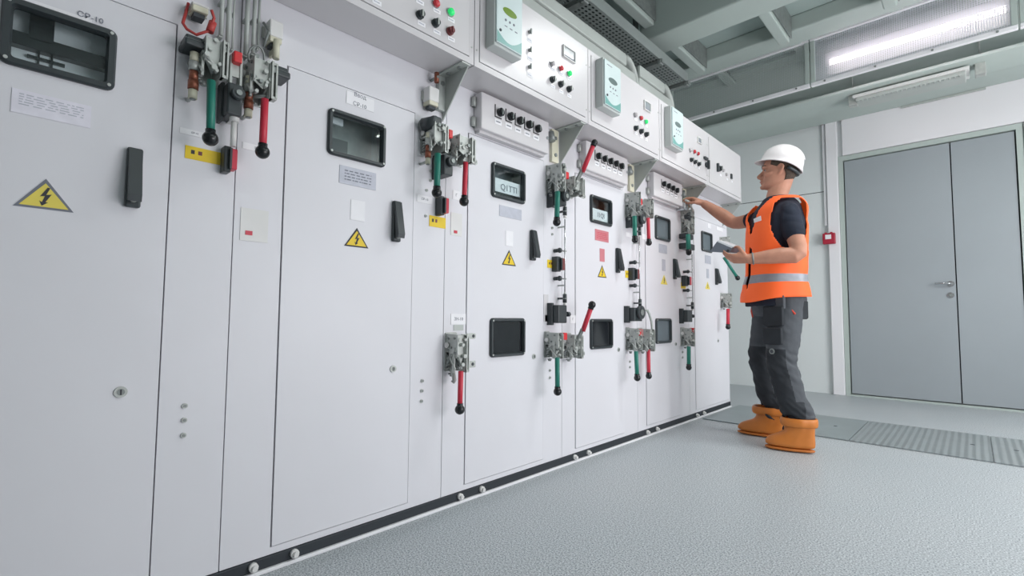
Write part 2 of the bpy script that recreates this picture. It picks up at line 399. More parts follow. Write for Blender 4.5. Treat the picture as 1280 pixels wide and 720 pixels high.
# ------------------------------------------------------------------ switchgear cabinets
# y bounds of the units, door edges
UN = [(-0.334, 0.463), (0.463, 1.262), (1.262, 2.060), (2.060, 2.858), (2.858, 3.655), (3.655, 4.495)]
DR = [(-0.205, 0.298), (0.606, 1.099), (1.387, 1.902), (2.181, 2.690), (2.976, 3.478), (3.764, 4.470)]
ZT, ZB, ZTOP = 1.591, 0.072, 2.19
CABL = ['grey switchgear cabinet at the left edge of the frame, with a very wide top window',
        'grey switchgear cabinet with one top window and no lower window, second from the left',
        'grey switchgear cabinet with a white schematic sheet and a low red lever on its left',
        'grey switchgear cabinet with pink plates on its door and two raised red levers',
        'grey switchgear cabinet with two grey-paned windows, second from the far end',
        'grey switchgear cabinet at the far end of the row, beside the worker']
CAB = []
def door_panel(b, y0, y1, z0, z1, holes, x0=-0.018, x1=0.003):
    ys = sorted(set([y0, y1] + [h[i] for h in holes for i in (0, 1)])); zs = sorted(set([z0, z1] + [h[i] for h in holes for i in (2, 3)]))
    def solid(a, c): return not any(h[0] <= a <= h[1] and h[2] <= c <= h[3] for h in holes)
    ny, nz = len(ys)-1, len(zs)-1
    g = {(i, j): solid((ys[i]+ys[i+1])/2, (zs[j]+zs[j+1])/2) for i in range(ny) for j in range(nz)}
    V = {}
    def v(x, i, j):
        k = (x, i, j)
        if k not in V: V[k] = b.bm.verts.new((x, ys[i], zs[j]))
        return V[k]
    for (i, j), ok in g.items():
        if not ok: continue
        b.face([v(x1, i, j), v(x1, i+1, j), v(x1, i+1, j+1), v(x1, i, j+1)], 0)
        b.face([v(x0, i, j), v(x0, i, j+1), v(x0, i+1, j+1), v(x0, i+1, j)], 0)
        for di, dj, a, c in ((-1, 0, (i, j), (i, j+1)), (1, 0, (i+1, j+1), (i+1, j)), (0, -1, (i+1, j), (i, j)), (0, 1, (i, j+1), (i+1, j+1))):
            if not g.get((i+di, j+dj), False):
                b.face([v(x1, *a), v(x0, *a), v(x0, *c), v(x1, *c)], 0)
def window(door, y0, y1, z0, z1, pane=GLASS, fw=0.020):
    b = MB(BLACK)
    loops = []
    for e, x in ((0, 0.003), (0.0, 0.010), (0.004, 0.016), (fw-0.004, 0.016), (fw, 0.006), (fw, -0.006)):
        loops.append([(x, y, z) for y, z in rrect(y0+e, y1-e, z0+e, z1-e, 0.018 if e < 0.01 else 0.008)])
    b.rings(loops, cap=False, smooth=False)
    for y in (y0+0.012, y1-0.012):
        for z in (z0+0.012, z1-0.012):
            b.cyl((0.0155, y, z), (0.019, y, z), 0.004, STEEL, n=8)
    b.build('window_frame', door)
    b = MB(pane); b.box(-0.001, 0.0, y0+fw-0.002, y1-fw+0.002, z0+fw-0.002, z1-fw+0.002); b.build('window_pane', door)
def span(a, c):
    return (min(a[0], c[0]), max(a[0], c[0]), min(a[1], c[1]), max(a[1], c[1]))
def flat(parent, name, a, c, m, x=0.0035, th=0.0015, label=None):
    y0, y1, z0, z1 = span(a, c)
    b = MB(m); b.box(x, x+th, y0, y1, z0, z1)
    o = b.build(name, parent)
    if label: lab(o, label)
    return o
def handle(door, y, z0, z1, w=0.030):
    h = z1-z0
    b = MB(BLACK); b.box(0.003, 0.020, y-w/2, y+w/2, z0, z1, bev=0.005)
    # flap hinged at the top, leaning out to a thick lower end
    b.poly([(0.018, y-w*0.42, z1-0.004), (0.024, y-w*0.42, z1-0.004), (0.050, y-w*0.42, z0+h*0.18), (0.046, y-w*0.42, z0+h*0.07), (0.030, y-w*0.42, z0+h*0.10)], (0, w*0.84, 0))
    b.cyl((0.020, y, z0+h*0.12), (0.036, y, z0+h*0.12), 0.008, STEEL, n=10)
    lab(b.build('door_handle', door), 'black swing handle')
def lock(door, y, z, r=0.013):
    b = MB(STEEL); b.cyl((0.003, y, z), (0.007, y, z), r, n=16); b.cyl((0.0065, y, z), (0.0085, y, z), r*0.6, STEELD, n=12); b.box(0.0082, 0.0092, y-r*0.12, y+r*0.12, z-r*0.5, z+r*0.5, INKD)
    b.build('door_lock', door)
def warn(door, y, z0, z1, w, ye=None, ed=None):
    ye = ye or YELLOW; ed = ed or INKD
    b = MB(INKD, ye)
    b.prism([(y-w/2, z0), (y+w/2, z0), (y, z1)], 0.0032, 0.0042, ed)
    h = z1-z0; e = 0.10
    b.prism([(y-w*0.5*0.82, z0+h*0.07), (y+w*0.5*0.82, z0+h*0.07), (y, z1-h*0.15)], 0.0042, 0.005, ye)
    # lightning bolt
    q = [(0.04, 0.72), (-0.09, 0.40), (0.0, 0.43), (-0.05, 0.22), (-0.10, 0.26), (-0.05, 0.10), (0.06, 0.22), (0.015, 0.23), (0.12, 0.50), (0.02, 0.47), (0.09, 0.70)]
    b.prism([(y+a*w*0.9, z0+h*c) for a, c in q], 0.005, 0.0056, INKD)
    lab(b.build('warning_sign', door), 'yellow triangle with a black lightning bolt')
def marks(parent, a, c, rows, x=0.0052, m=INK, seed=1, fill=0.35):
    """rows of tiny unreadable print"""
    y0, y1, z0, z1 = span(a, c); rnd = random.Random(seed); b = MB(m)
    for r in range(rows):
        z = z1-(r+0.5)*(z1-z0)/rows; h = (z1-z0)/rows*0.36; y = y0
        while y < y1-0.002:
            w = rnd.uniform(0.25, 1.0)*(y1-y0)/6
            b.box(x, x+0.0004, y, min(y+w, y1), z-h/2, z+h/2); y += w*(1+fill)+0.001
    b.build('print', parent)
for i, ((u0, u1), (dl, dr)) in enumerate(zip(UN, DR)):
    t = thing('switchgear_cabinet', CABL[i], 'cabinet', (-0.45, (u0+u1)/2, 0.045), 'row of switchgear cabinets'); CAB.append(t)
    b = MB(PAINT)
    g = 0.0015
    b.box(-0.02, 0, u0+g, dl-0.004, 0.048, ZTOP); b.box(-0.02, 0, dr+0.004, u1-g, 0.048, ZTOP)
    b.box(-0.02, 0, dl-0.004, dr+0.004, ZT+0.004, ZTOP); b.box(-0.02, 0, dl-0.004, dr+0.004, 0.048, ZB-0.003)
    b.box(-0.9, -0.02, u0+g, u0+0.006, 0.048, ZTOP); b.box(-0.9, -0.02, u1-0.006, u1-g, 0.048, ZTOP)
    b.box(-0.9, -0.02, u0+0.006, u1-0.006, ZTOP-0.004, ZTOP); b.box(-0.9, -0.02, u0+0.006, u1-0.006, 0.048, 0.052)
    b.box(-0.9, -0.896, u0+0.006, u1-0.006, 0.052, ZTOP-0.004, INSIDE)
    b.build('cabinet_body', t)
    b = MB(SHADE)
    door_panel(b, dl-0.025, dr+0.025, ZB-0.02, ZT+0.02, [(dl+0.012, dr-0.012, ZB+0.012, ZT-0.012)], x0=-0.030, x1=-0.0205)
    lab(b.build('gap_backing', t), 'dark backing that adds shade to the door gaps')  # flange coloured dark to deepen the shade line round the door

# doors: windows, handles, plates
W0 = [dict(wins=[span((-0.037, 1.489), (0.174, 1.333))]), dict(wins=[span((0.741, 1.500), (0.967, 1.336))]),
      dict(wins=[span((1.523, 1.499), (1.753, 1.334)), span((1.523, 0.776), (1.757, 0.597))]),
      dict(wins=[span((2.317, 1.498), (2.548, 1.334)), span((2.314, 0.774), (2.548, 0.599))]),
      dict(wins=[span((3.109, 1.503), (3.336, 1.333)), span((3.101, 0.779), (3.337, 0.604))]),
      dict(wins=[span((3.905, 1.499), (4.124, 1.333))])]
y0, y1, z0, z1 = W0[0]['wins'][0]
W0[0]['wins'][0] = (-0.035, 0.172, 1.352, 1.512)
LOWPANE = mat('smoked_pane', (30, 34, 38), 0.1)
GREYPANE = mat('grey_pane', (104, 116, 122), 0.12, var=0.03)
DOORS = []
for i, ((dl, dr), w) in enumerate(zip(DR, W0)):
    wins = w['wins']; t = CAB[i]
    # frame edges are seen in the photo, so a window's mean edge pairs are used as they stand
    b = MB(PAINT)
    door_panel(b, dl, dr, ZB, ZT, [(a+0.012, c-0.012, e+0.012, f-0.012) for a, c, e, f in wins])
    d = b.build('cabinet_door', t); DOORS.append(d)
    for k, (a, c, e, f) in enumerate(wins):
        window(d, a, c, e, f, GLASS if (k == 0 and i in (0, 1, 2, 3)) else (LOWPANE if i in (2, 3) else GREYPANE), 0.017 if i else 0.020)
    # what is seen behind the clear panes
    if i in (0, 1, 2, 3):
        a, c, e, f = wins[0]
        xi = -0.075 if i == 0 else -0.11
        b = MB(PAPER if i == 0 else INSIDE); b.box(xi, xi+0.004, a-0.03, c+0.03, e-0.03, f+0.04)  # first panel whitened to stand in for light missing inside the cabinet
        lab(b.build('inner_panel', t), 'grey inner panel behind the window')

d = DOORS[0]; t = CAB[0]
b = MB(BLACKG); b.box(-0.070, -0.045, -0.06, 0.20, 1.425, 1.458); b.box(-0.070, -0.040, 0.012, 0.056, 1.45, 1.51); b.cyl((-0.04, 0.034, 1.482), (-0.036, 0.034, 1.482), 0.016)
b.box(-0.071, -0.066, 0.03, 0.034, 1.36, 1.43); b.box(-0.071, -0.066, 0.054, 0.058, 1.36, 1.43); b.box(-0.071, -0.062, 0.012, 0.080, 1.408, 1.415); b.box(-0.071, -0.062, 0.027, 0.062, 1.362, 1.370)
lab(b.build('busbar_switch', t), 'black switch and bar behind the window')
flat(d, 'paper_label', (-0.010, 1.512), (0.121, 1.522), PAPER)
text('СР-10', 'print', d, 0.118, 1.527, 0.0052, 0.019, INK)
flat(d, 'nameplate', (-0.009, 1.301), (0.130, 1.245), SILVERW, label='bright silver nameplate')
marks(d, (0.003, 1.294), (0.116, 1.264), 5, seed=3, m=SILVER)
handle(d, 0.5*((0.217, 1.214)[0]+(0.224, 1.061)[0]), (0.224, 1.059)[1], (0.217, 1.216)[1], 0.034)
warn(d, (0.057, 1.024)[0], (0.057, 1.028)[1], (0.056, 1.101)[1], 0.104, YELLOWP, INK)
lock(d, *(0.219, 0.582), r=0.014)

d = DOORS[1]; t = CAB[1]
b = MB(PAPER); b.box(-0.06, -0.05, 0.722, 0.762, 1.375, 1.49); b.box(-0.106, -0.10, 0.79, 0.97, 1.33, 1.52, STEELD); b.box(-0.07, -0.06, 0.785, 0.83, 1.475, 1.50, PAPER); b.box(-0.10, -0.085, 0.76, 0.88, 1.36, 1.375, STEELD); b.box(-0.10, -0.08, 0.80, 0.86, 1.375, 1.43, BLACK)
lab(b.build('inner_relay', t), 'pale strip and dark gear behind the window')
flat(d, 'paper_label', (0.807, 1.582), (0.916, 1.536), PAPER)
y, z = (0.859, 1.560)
text('Ввод', 'print', d, y, z+0.018, 0.0052, 0.020, INK); text('СР-10', 'print', d, y, z-0.016, 0.0052, 0.020, INK)
flat(d, 'nameplate', (0.789, 1.309), (0.932, 1.245), SILVER, label='grey nameplate'); marks(d, (0.808, 1.299), (0.912, 1.257), 4, seed=5)
flat(d, 'info_plate', (0.835, 1.195), (0.890, 1.122), PAPER)
warn(d, (0.861, 1.029)[0], (0.861, 1.026)[1], (0.859, 1.095)[1], 0.094)
handle(d, (1.019, 1.143)[0], (1.020, 1.063)[1], (1.017, 1.219)[1], 0.034)
lock(d, *(1.023, 0.583))

d = DOORS[2]; t = CAB[2]
flat(t, 'schematic_sheet', (1.564, 1.435), (1.749, 1.371), PAPER, x=-0.012)
text('Q1TTI', 'print', d, (1.657, 1.397)[0], (1.657, 1.397)[1], -0.009, 0.042, INK)
flat(d, 'nameplate', (1.579, 1.305), (1.732, 1.253), SILVER, label='grey nameplate'); flat(d, 'info_plate', (1.623, 1.190), (1.673, 1.118), PAPER)
warn(d, (1.647, 1.028)[0], (1.647, 1.025)[1], (1.646, 1.099)[1], 0.096)
handle(d, (1.811, 1.141)[0], (1.818, 1.063)[1], (1.817, 1.216)[1], 0.034)
lock(d, *(1.829, 0.586))

d = DOORS[3]; t = CAB[3]
flat(t, 'schematic_sheet', (2.363, 1.428), (2.554, 1.361), PAPER, x=-0.012)
text('I1QI', 'print', d, (2.456, 1.393)[0], (2.456, 1.393)[1], -0.009, 0.042, INK)
flat(d, 'nameplate', (2.371, 1.301), (2.516, 1.235), PINK, label='pink nameplate'); marks(d, (2.387, 1.289), (2.499, 1.246), 4, seed=8, m=RED)
flat(d, 'info_plate', (2.420, 1.191), (2.471, 1.114), PINK, label='pink info plate')
warn(d, (2.445, 1.023)[0], (2.445, 1.019)[1], (2.445, 1.093)[1], 0.096)
handle(d, (2.611, 1.132)[0], (2.610, 1.058)[1], (2.612, 1.212)[1], 0.034)
lock(d, *(2.623, 0.586))

d = DOORS[4]; t = CAB[4]
flat(d, 'nameplate', (3.169, 1.306), (3.291, 1.244), SILVER, label='grey nameplate'); flat(d, 'info_plate', (3.215, 1.200), (3.263, 1.117), SILVER)
warn(d, (3.242, 1.024)[0], (3.241, 1.021)[1], (3.243, 1.090)[1], 0.105, YELLOWP, YELLOWP)
handle(d, (3.401, 1.144)[0], (3.399, 1.067)[1], (3.404, 1.218)[1], 0.036)
lock(d, *(3.415, 0.592))

d = DOORS[5]; t = CAB[5]
flat(d, 'nameplate', (3.978, 1.306), (4.102, 1.237), SILVER, label='grey nameplate'); flat(d, 'info_plate', (4.007, 1.192), (4.054, 1.115), SILVER)
warn(d, (4.025, 1.027)[0], (4.024, 1.024)[1], (4.027, 1.087)[1], 0.10, YELLOWP, YELLOWP)
handle(d, (4.203, 1.144)[0], (4.200, 1.069)[1], (4.206, 1.210)[1], 0.036)
lock(d, *(4.230, 0.591))
flat(d, 'paper_label', (4.049, 1.581), (4.116, 1.542), PAPER); flat(d, 'paper_label', (4.241, 1.581), (4.388, 1.551), PAPER)

# ------------------------------------------------------------------ operating mechanisms on the strips
def lever(mech, top, ball, m, x=0.085, r=0.0105, rb=0.020, xb=None, arm=None):
    xb = x if xb is None else xb
    p = Vector((x, *top)); q = Vector((xb, *ball))
    b = MB(m); b.tube([p, p.lerp(q, 0.5), q], r, n=12)
    lab(b.build('lever', mech), 'green lever' if m is GREEN else 'red lever')
    if arm:
        d = (p-q).normalized(); e = p+d*arm[0]+Vector((0, arm[1], arm[2])); s_ = Vector((0, 0.016, 0.006))
        b = MB(STEELD); b.poly([p-d*0.02-s_, p-d*0.02+s_, e+s_*0.9, e-s_*0.9], (-0.012, 0, 0)); b.cyl(e, e-Vector((0.06, 0, 0)), 0.012); b.build('lever_arm', mech)
    b = MB(BLACKG); b.sphere(q, rb, n=18, k=12); b.cyl(q, q-(q-p).normalized()*rb*1.25, r*1.2); b.build('lever_knob', mech)
BOUND = {c.name: u for c, u in zip(CAB, UN)}
def drive(cab, y0, y1, z0, z1, seed, x1=0.10, lug=None, name='lever_drive', slots=True):
    """galvanised bracket box with side plates, slot bars, cams, springs and bolts"""
    y0 = max(y0, BOUND[cab.name][0]+0.003); y1 = min(y1, BOUND[cab.name][1]-0.003)
    rnd = random.Random(seed); w = y1-y0; h = z1-z0
    b = MB(STEELD, STEEL)
    b.prism(rrect(y0, y1, z0, z1, 0.006), 0.0, 0.006, STEEL)
    ya = y0+w*0.05
    b.poly([(0.006, ya, z1-h*0.03), (x1, ya, z1-h*0.05), (x1, ya, z0+h*0.40), (x1*0.55, ya, z0+h*0.30), (0.006, ya, z0+h*0.48)], (0, 0.004, 0), STEEL)
    b.box(0.010, 0.026, ya, ya+0.005, z0+h*0.03, z0+h*0.5, STEELD); b.box(x1*0.62, x1*0.80, ya-0.004, ya+0.002, z0+h*0.0, z0+h*0.62, STEEL)
    for fx, fz in ((0.25, 0.85), (0.75, 0.86), (0.5, 0.62), (0.28, 0.55), (0.82, 0.5)):
        b.cyl((x1*fx, ya, z0+h*fz), (x1*fx, ya-0.004, z0+h*fz), 0.005, STEELD, n=8)
    b.cyl((x1*0.22, ya-0.004, z0+h*0.68), (x1*0.22, ya-0.010, z0+h*0.68), 0.011, WHITEP, n=12)
    b.cyl((x1*0.15, ya-0.004, z0+h*0.10), (x1*0.62, ya-0.006, z0+h*0.46), 0.005, STEELD, n=8); b.cyl((x1*0.9, ya-0.004, z0+h*0.08), (x1*0.45, ya-0.006, z0+h*0.40), 0.0045, STEEL, n=8)
    b.tube([(x1*0.3+0.008*math.cos(k*1.3), ya-0.002+0.008*math.sin(k*1.3), z0+h*(0.02+0.018*k)) for k in range(22)], 0.002, STEEL, n=5)
    b.box(0.006, x1, y1-w*0.30, y1-w*0.26, z0+h*0.02, z1-h*0.10, STEEL)
    b.box(0.006, x1-0.02, y0+w*0.10, y1-w*0.30, z1-h*0.30, z1-h*0.06, STEELD)
    # front plate with a slanted lower edge
    b.prism([(y0+w*0.06, z1-h*0.06), (y1-w*0.27, z1-h*0.06), (y1-w*0.27, z0+h*0.42), (y0+w*0.45, z0+h*0.22), (y0+w*0.06, z0+h*0.38)], x1-0.012, x1-0.008, STEEL)
    # two slot bars with a dark slot between them
    b.box(x1-0.02, x1+0.008, y1-w*0.25, y1-w*0.17, z0, z1-h*0.05, STEEL); b.box(x1-0.02, x1+0.008, y1-w*0.07, y1, z0+h*0.03, z1-h*0.1, STEEL)
    b.box(x1-0.03, x1-0.015, y1-w*0.17, y1-w*0.07, z0+h*0.1, z1-h*0.2, TRAYD); b.box(x1-0.02, x1+0.006, y1-w*0.25, y1, z0, z0+h*0.07, STEEL)
    b.box(x1-0.02, x1+0.006, y1-w*0.25, y1, z1-h*0.14, z1-h*0.08, STEEL)
    # links and springs
    for k in range(5):
        p = (x1-rnd.uniform(0.0, 0.05), y0+w*rnd.uniform(0.05, 0.75), z0+h*rnd.uniform(0.05, 0.5)); q = (x1-rnd.uniform(-0.01, 0.04), y0+w*rnd.uniform(0.05, 0.9), z0+h*rnd.uniform(0.1, 0.6))
        b.cyl(p, q, rnd.uniform(0.003, 0.0055), rnd.choice([STEEL, STEELD, STEELD]), n=8)
    for k in range(8):
        y = y0+w*rnd.uniform(0.08, 0.9); z = z0+h*rnd.uniform(0.05, 0.92)
        r = rnd.uniform(0.004, 0.009); b.cyl((x1-0.012, y, z), (x1+rnd.uniform(0.0, 0.012), y, z), r, rnd.choice([STEEL, STEELD, STEEL]), n=8)
    for k in range(3):
        b.cyl((0.03, y0+w*(0.1+0.15*k), z0-h*0.02), (0.03, y0+w*(0.1+0.15*k), z0-h*(0.06+0.05*(k % 2))), 0.008, STEELD, n=8)
    o = b.build(name, cab)
    if lug:
        b = MB(STEEL); (ly, lz) = lug
        b.prism(rrect(ly-0.026, ly+0.026, lz-0.012, lz+0.012, 0.010), x1-0.02, x1-0.014); b.cyl((x1-0.014, ly+0.012, lz), (x1-0.0125, ly+0.012, lz), 0.007, SHADE, n=10); b.box(x1-0.02, x1-0.014, ly-0.05, ly-0.02, lz-0.009, lz+0.009)
        b.build('padlock_lug', o)
    return o
def redcap(cab, y, z, x=0.09, w=0.016, h=0.030):
    b = MB(REDB); b.box(x-0.03, x, y-w/2, y+w/2, z-h/2, z+h/2, bev=0.003); b.box(x-0.03, x-0.024, y-w*0.6, y+w*0.6, z-h*1.6, z-h/2, STEEL); b.box(0.0, x-0.024, y-0.004, y+0.004, z-0.006, z+0.006, STEEL)
    lab(b.build('locking_cap', cab), 'small red locking cap')
def blacklock(cab, y, z, w, h, x=0.085, knob=None, lugs=True):
    b = MB(BLACK); b.box(0.0, x, y-w/2, y+w/2, z-h/2, z+h/2, bev=0.005)
    if lugs: b.box(0.0, x*0.5, y-w*0.62, y-w*0.4, z-h*0.62, z+h*0.62, bev=0.002)
    if knob == 'round':
        b.cyl((x, y+w*0.1, z+h*0.15), (x+0.02, y+w*0.1, z+h*0.15), w*0.42, n=16); b.cyl((x+0.02, y+w*0.1, z+h*0.15), (x+0.024, y+w*0.1, z+h*0.15), w*0.2, STEELD, n=12)
    elif knob == 'side':
        b.cyl((x*0.75, y+w/2, z), (x*0.75, y+w*0.9, z), 0.006, n=10); b.cyl((x*0.75, y+w*0.8, z), (x*0.75, y+w*1.05, z), 0.013, n=14)
    lab(b.build('interlock', cab), 'black interlock block')
def indicator(cab, y, z, w, h, m=RED, x=0.05):
    b = MB(BLACK); b.box(0, x*0.75, y-w/2, y+w*0.1, z-h*0.58, z+h*0.58, bev=0.003); b.box(x*0.3, x, y-w*0.1, y+w/2, z-h*0.46, z+h*0.46, m, bev=0.003); b.box(x*0.3, x+0.001, y-w*0.12, y+w*0.05, z-h*0.46, z+h*0.46, BLACK)
    lab(b.build('position_indicator', cab), 'red and black indicator block')
def knobrod(cab, y, z, x=0.03, l=0.05):
    b = MB(BLACK); b.cyl((0, y, z), (x, y, z), 0.010, n=12); b.sphere((x+0.006, y, z), 0.014, n=12, k=8); b.cyl((x, y, z), (x+0.01, y+l, z), 0.0035, STEELD, n=8)
    lab(b.build('latch_knob', cab), 'black latch knob with a thin rod')
def ylabel(cab, a, c, m=YELLOW):
    o = flat(cab, 'yellow_label', a, c, m, x=0.0005, label='yellow label with two dark squares')
    y0, y1, z0, z1 = span(a, c); w = y1-y0; h = z1-z0
    b = MB(INKD); b.box(0.002, 0.0026, y0+w*0.16, y0+w*0.26, z0+h*0.42, z0+h*0.72); b.box(0.002, 0.0026, y0+w*0.36, y0+w*0.47, z0+h*0.42, z0+h*0.72, REDD); b.build('print', o)
def wlabel(cab, a, c, s=None, x=0.0005):
    o = flat(cab, 'white_label', a, c, PAPER, x=x)
    y0, y1, z0, z1 = span(a, c)
    if s: text(s, 'print', o, (y0+y1)/2, (z0+z1)/2, x+0.0018, (z1-z0)*0.42, INK)
    return o
def bolts(cab, pts, r=0.007, x=0.005):
    for y, z in pts:
        b = MB(STEEL); b.cyl((0, y, z), (x, y, z), r, n=10); b.cyl((x-0.0005, y, z), (x+0.002, y, z), r*0.6, STEELD, n=6); b.build('bolt', cab)
def column(cab, y, z0, z1, x=0.05, seq=None, r=0.013):
    seq = seq or [CREAM, STEEL, COPPER, COPPER, CREAM]; b = MB(*[]); k = len(seq); h = (z1-z0)/k
    for j, m in enumerate(seq):
        zz = z1-j*h; b.cyl((x, y, zz), (x, y, zz-h*0.92), r*(1.0 if j % 2 else 0.85), m, n=12); b.cyl((x, y, zz-h*0.92), (x, y, zz-h), r*0.6, STEELD, n=10)
    b.cyl((0, y, z1-h*0.5), (x, y, z1-h*0.5), 0.006, STEEL, n=8); b.cyl((0, y, z0+h*0.5), (x, y, z0+h*0.5), 0.006, STEEL, n=8)
    b.build('contact_stack', cab)
def insulator(cab, a, c, x=0.055):
    y0, y1, z0, z1 = span(a, c)
    b = MB(WHITEP); b.box(0.004, x, y0, y1, z0, z1, bev=0.004); b.box(0.006, x-0.002, y0+0.002, y1-0.002, z0-0.016, z0+0.001, CREAM, bev=0.003); b.box(0.012, x-0.012, y0+0.008, y1-0.008, z0-0.028, z0-0.014, SHADE)
    b.box(0, 0.008, y0-0.006, y1+0.006, z0+0.01, z1-0.01, STEEL)
    b.build('limit_switch', cab)
def relay(cab, a, c, x=0.075):
    y0, y1, z0, z1 = span(a, c); h = z1-z0
    b = MB(BLACK); b.box(0.0, x, y0, y1, z0, z0+h*0.55, bev=0.005); b.box(0.0, x-0.012, y0+0.004, y1-0.002, z0+h*0.5, z1, bev=0.005); b.box(x-0.02, x-0.008, y0+0.003, y1-0.003, z0+h*0.55, z0+h*0.62, STEELD)
    lab(b.build('contact_block', cab), 'black contact block')
def pipes(cab, specs):
    b = MB(STEELG)
    for y, za, zb, x, r in specs:
        b.cyl((x, y, za), (x, y, zb), r, n=10)
        for zz in (za, zb, (za+zb)/2): b.box(0, x, y-r*0.8, y+r*0.8, zz-0.004, zz+0.004)
    b.build('push_rods', cab)

# ---- cabinet 0 right strip / cabinet 1 left strip
c0, c1 = CAB[0], CAB[1]
insulator(c0, (0.321, 1.651), (0.364, 1.644)); insulator(c1, (0.526, 1.697), (0.566, 1.643))
relay(c0, (0.305, 1.550), (0.355, 1.515)); relay(c1, (0.542, 1.553), (0.586, 1.516))
column(c0, (0.334, 1.498)[0], (0.339, 1.374)[1], (0.333, 1.507)[1]); column(c1, (0.476, 1.487)[0], (0.480, 1.366)[1], (0.476, 1.492)[1])
y0, y1, z0, z1 = span((0.348, 1.557), (0.406, 1.443))
m0 = drive(c0, y0, y1, z0, z1, 11, x1=0.09); lever(m0, (0.365, 1.422), (0.369, 1.261), GREEN, x=0.10)
y0, y1, z0, z1 = span((0.472, 1.549), (0.539, 1.427))
m1 = drive(c1, y0, y1, z0, z1, 23, x1=0.09); lever(m1, (0.504, 1.417), (0.503, 1.258), RED, x=0.10)
redcap(c0, *(0.432, 1.521), x=0.09, w=0.022, h=0.032)
blacklock(c0, *(0.431, 1.399), 0.040, 0.092, x=0.08, knob='round')
b = MB(STEELG); y, z = (0.430, 1.511); b.box(0.04, 0.07, y-0.012, y-0.006, z-0.10, z+0.02); b.box(0.04, 0.07, y+0.014, y+0.020, z-0.10, z+0.02); b.build('guide_bars', c0)
b = MB(WHITEP); y, za = (0.438, 1.370); zb = (0.437, 1.268)[1]; b.cyl((0.055, y, za), (0.055, y, za-0.03), 0.013); b.cyl((0.055, y, za-0.03), (0.055, y, zb), 0.008); b.box(0, 0.055, y-0.005, y+0.005, za-0.02, za-0.012); b.build('white_push_rod', c0)
indicator(c0, *(0.437, 1.234), 0.032, 0.066)
wlabel(c0, (0.318, 1.305), (0.390, 1.289), 'СР-10'); wlabel(c1, (0.479, 1.307), (0.556, 1.287), 'ЗН')
ylabel(c0, (0.333, 1.258), (0.421, 1.221))
flat(c1, 'info_plate', (0.482, 1.106), (0.561, 1.006), WHITEP, x=0.0005); flat(c1, 'red_mark', (0.496, 1.037), (0.516, 1.024), RED, x=0.002, label='small red mark')
bolts(c0, [(0.361, 0.529), (0.361, 0.490), (0.361, 0.449)]); 
b = MB(WIRE); P = [(0.320, 1.657), (0.307, 1.589), (0.315, 1.571), (0.336, 1.560), (0.365, 1.581), (0.372, 1.617), (0.362, 1.631)]
b.tube([(0.02+0.01*k, *p) for k, p in enumerate(P)], 0.004, n=8); b.cyl((0.06, *(0.365, 1.577)), (0.06, *(0.372, 1.608)), 0.010, WIRE); b.build('red_wiring', c0)
pipes(c0, [((0.420, 1.638)[0], (0.417, 1.711)[1]+0.10, (0.423, 1.566)[1], 0.03, 0.007), ((0.401, 1.630)[0], (0.399, 1.701)[1]+0.1, (0.403, 1.594)[1], 0.03, 0.006), ((0.435, 1.645)[0], 1.79, (0.438, 1.572)[1], 0.02, 0.003)])
pipes(c1, [((0.469, 1.661)[0], 1.79, (0.473, 1.562)[1], 0.03, 0.007), ((0.489, 1.670)[0], 1.79, (0.493, 1.575)[1], 0.03, 0.006), ((0.505, 1.677)[0], 1.79, (0.508, 1.602)[1], 0.02, 0.004)])
b = MB(CREAM); y, z = (0.548, 1.606); b.cyl((0.05, y, z+0.03), (0.05, y, z-0.03), 0.010); b.box(0, 0.05, y-0.004, y+0.004, z-0.01, z+0.01); b.build('stub_insulator', c1)
b = MB(STEELD); y, z = (0.470, 1.560); y = max(y, 0.492)
b.tube([(0.05+0.012*math.sin(a*1.0), y+0.022*math.cos(a), z+0.03*math.sin(a)) for a in [k*PI/6 for k in range(0, 22)]], 0.003, n=6); b.tube([(0.05, y+0.02, z+0.04), (0.06, y+0.03, z+0.09), (0.04, y+0.02, z+0.12)], 0.004); b.cyl((0, y, z), (0.06, y, z), 0.006); b.build('coil_spring', c1)

# ---- cabinet 1 right strip / cabinet 2 left strip
c2 = CAB[2]
insulator(c1, (1.134, 1.705), (1.183, 1.646), x=0.05)
b = MB(COPPER); y, z = (1.176, 1.754); b.cyl((0.04, y, z+0.02), (0.04, y, z-0.02), 0.010); b.cyl((0.0, y, z), (0.05, y, z), 0.006, STEELD); b.build('cable_gland', c1)
b = MB(STEELG); y0, y1, z0, z1 = span((1.204, 1.782), (1.240, 1.637)); b.box(0, 0.02, y0, y1, z0, z1); b.cyl((0.02, (y0+y1)/2, z1-0.03), (0.024, (y0+y1)/2, z1-0.03), 0.010, STEELD, n=12); b.build('mounting_plate', c1)
b = MB(BLACK); p = (1.129, 1.546); q = (1.184, 1.549); b.cyl((0.02, p[0], p[1]), (0.075, q[0]-0.03, q[1]), 0.028, n=18); b.box(0.0, 0.08, p[0]+0.004, q[0]-0.006, p[1]-0.035, p[1]+0.03, bev=0.008); b.cyl((0.02, p[0], p[1]), (0.02, p[0]-0.012, p[1]), 0.022, STEELD, n=14); lab(b.build('contact_block', c1), 'black round contact block')
column(c1, (1.132, 1.447)[0], (1.133, 1.380)[1], (1.130, 1.508)[1], r=0.012)
y0, y1, z0, z1 = span((1.130, 1.552), (1.196, 1.432))
m = drive(c1, y0, y1, z0, z1, 31, x1=0.09); lever(m, (1.141, 1.415), (1.140, 1.260), GREEN, x=0.10, r=0.0125)
y0, y1, z0, z1 = span((1.253, 1.542), (1.352, 1.428))
m = drive(c2, y0, y1, z0, z1, 37, x1=0.08, lug=(1.356, 1.445)); lever(m, (1.294, 1.419), (1.288, 1.254), RED, x=0.09)
redcap(c1, *(1.219, 1.521), x=0.085, w=0.020, h=0.034)
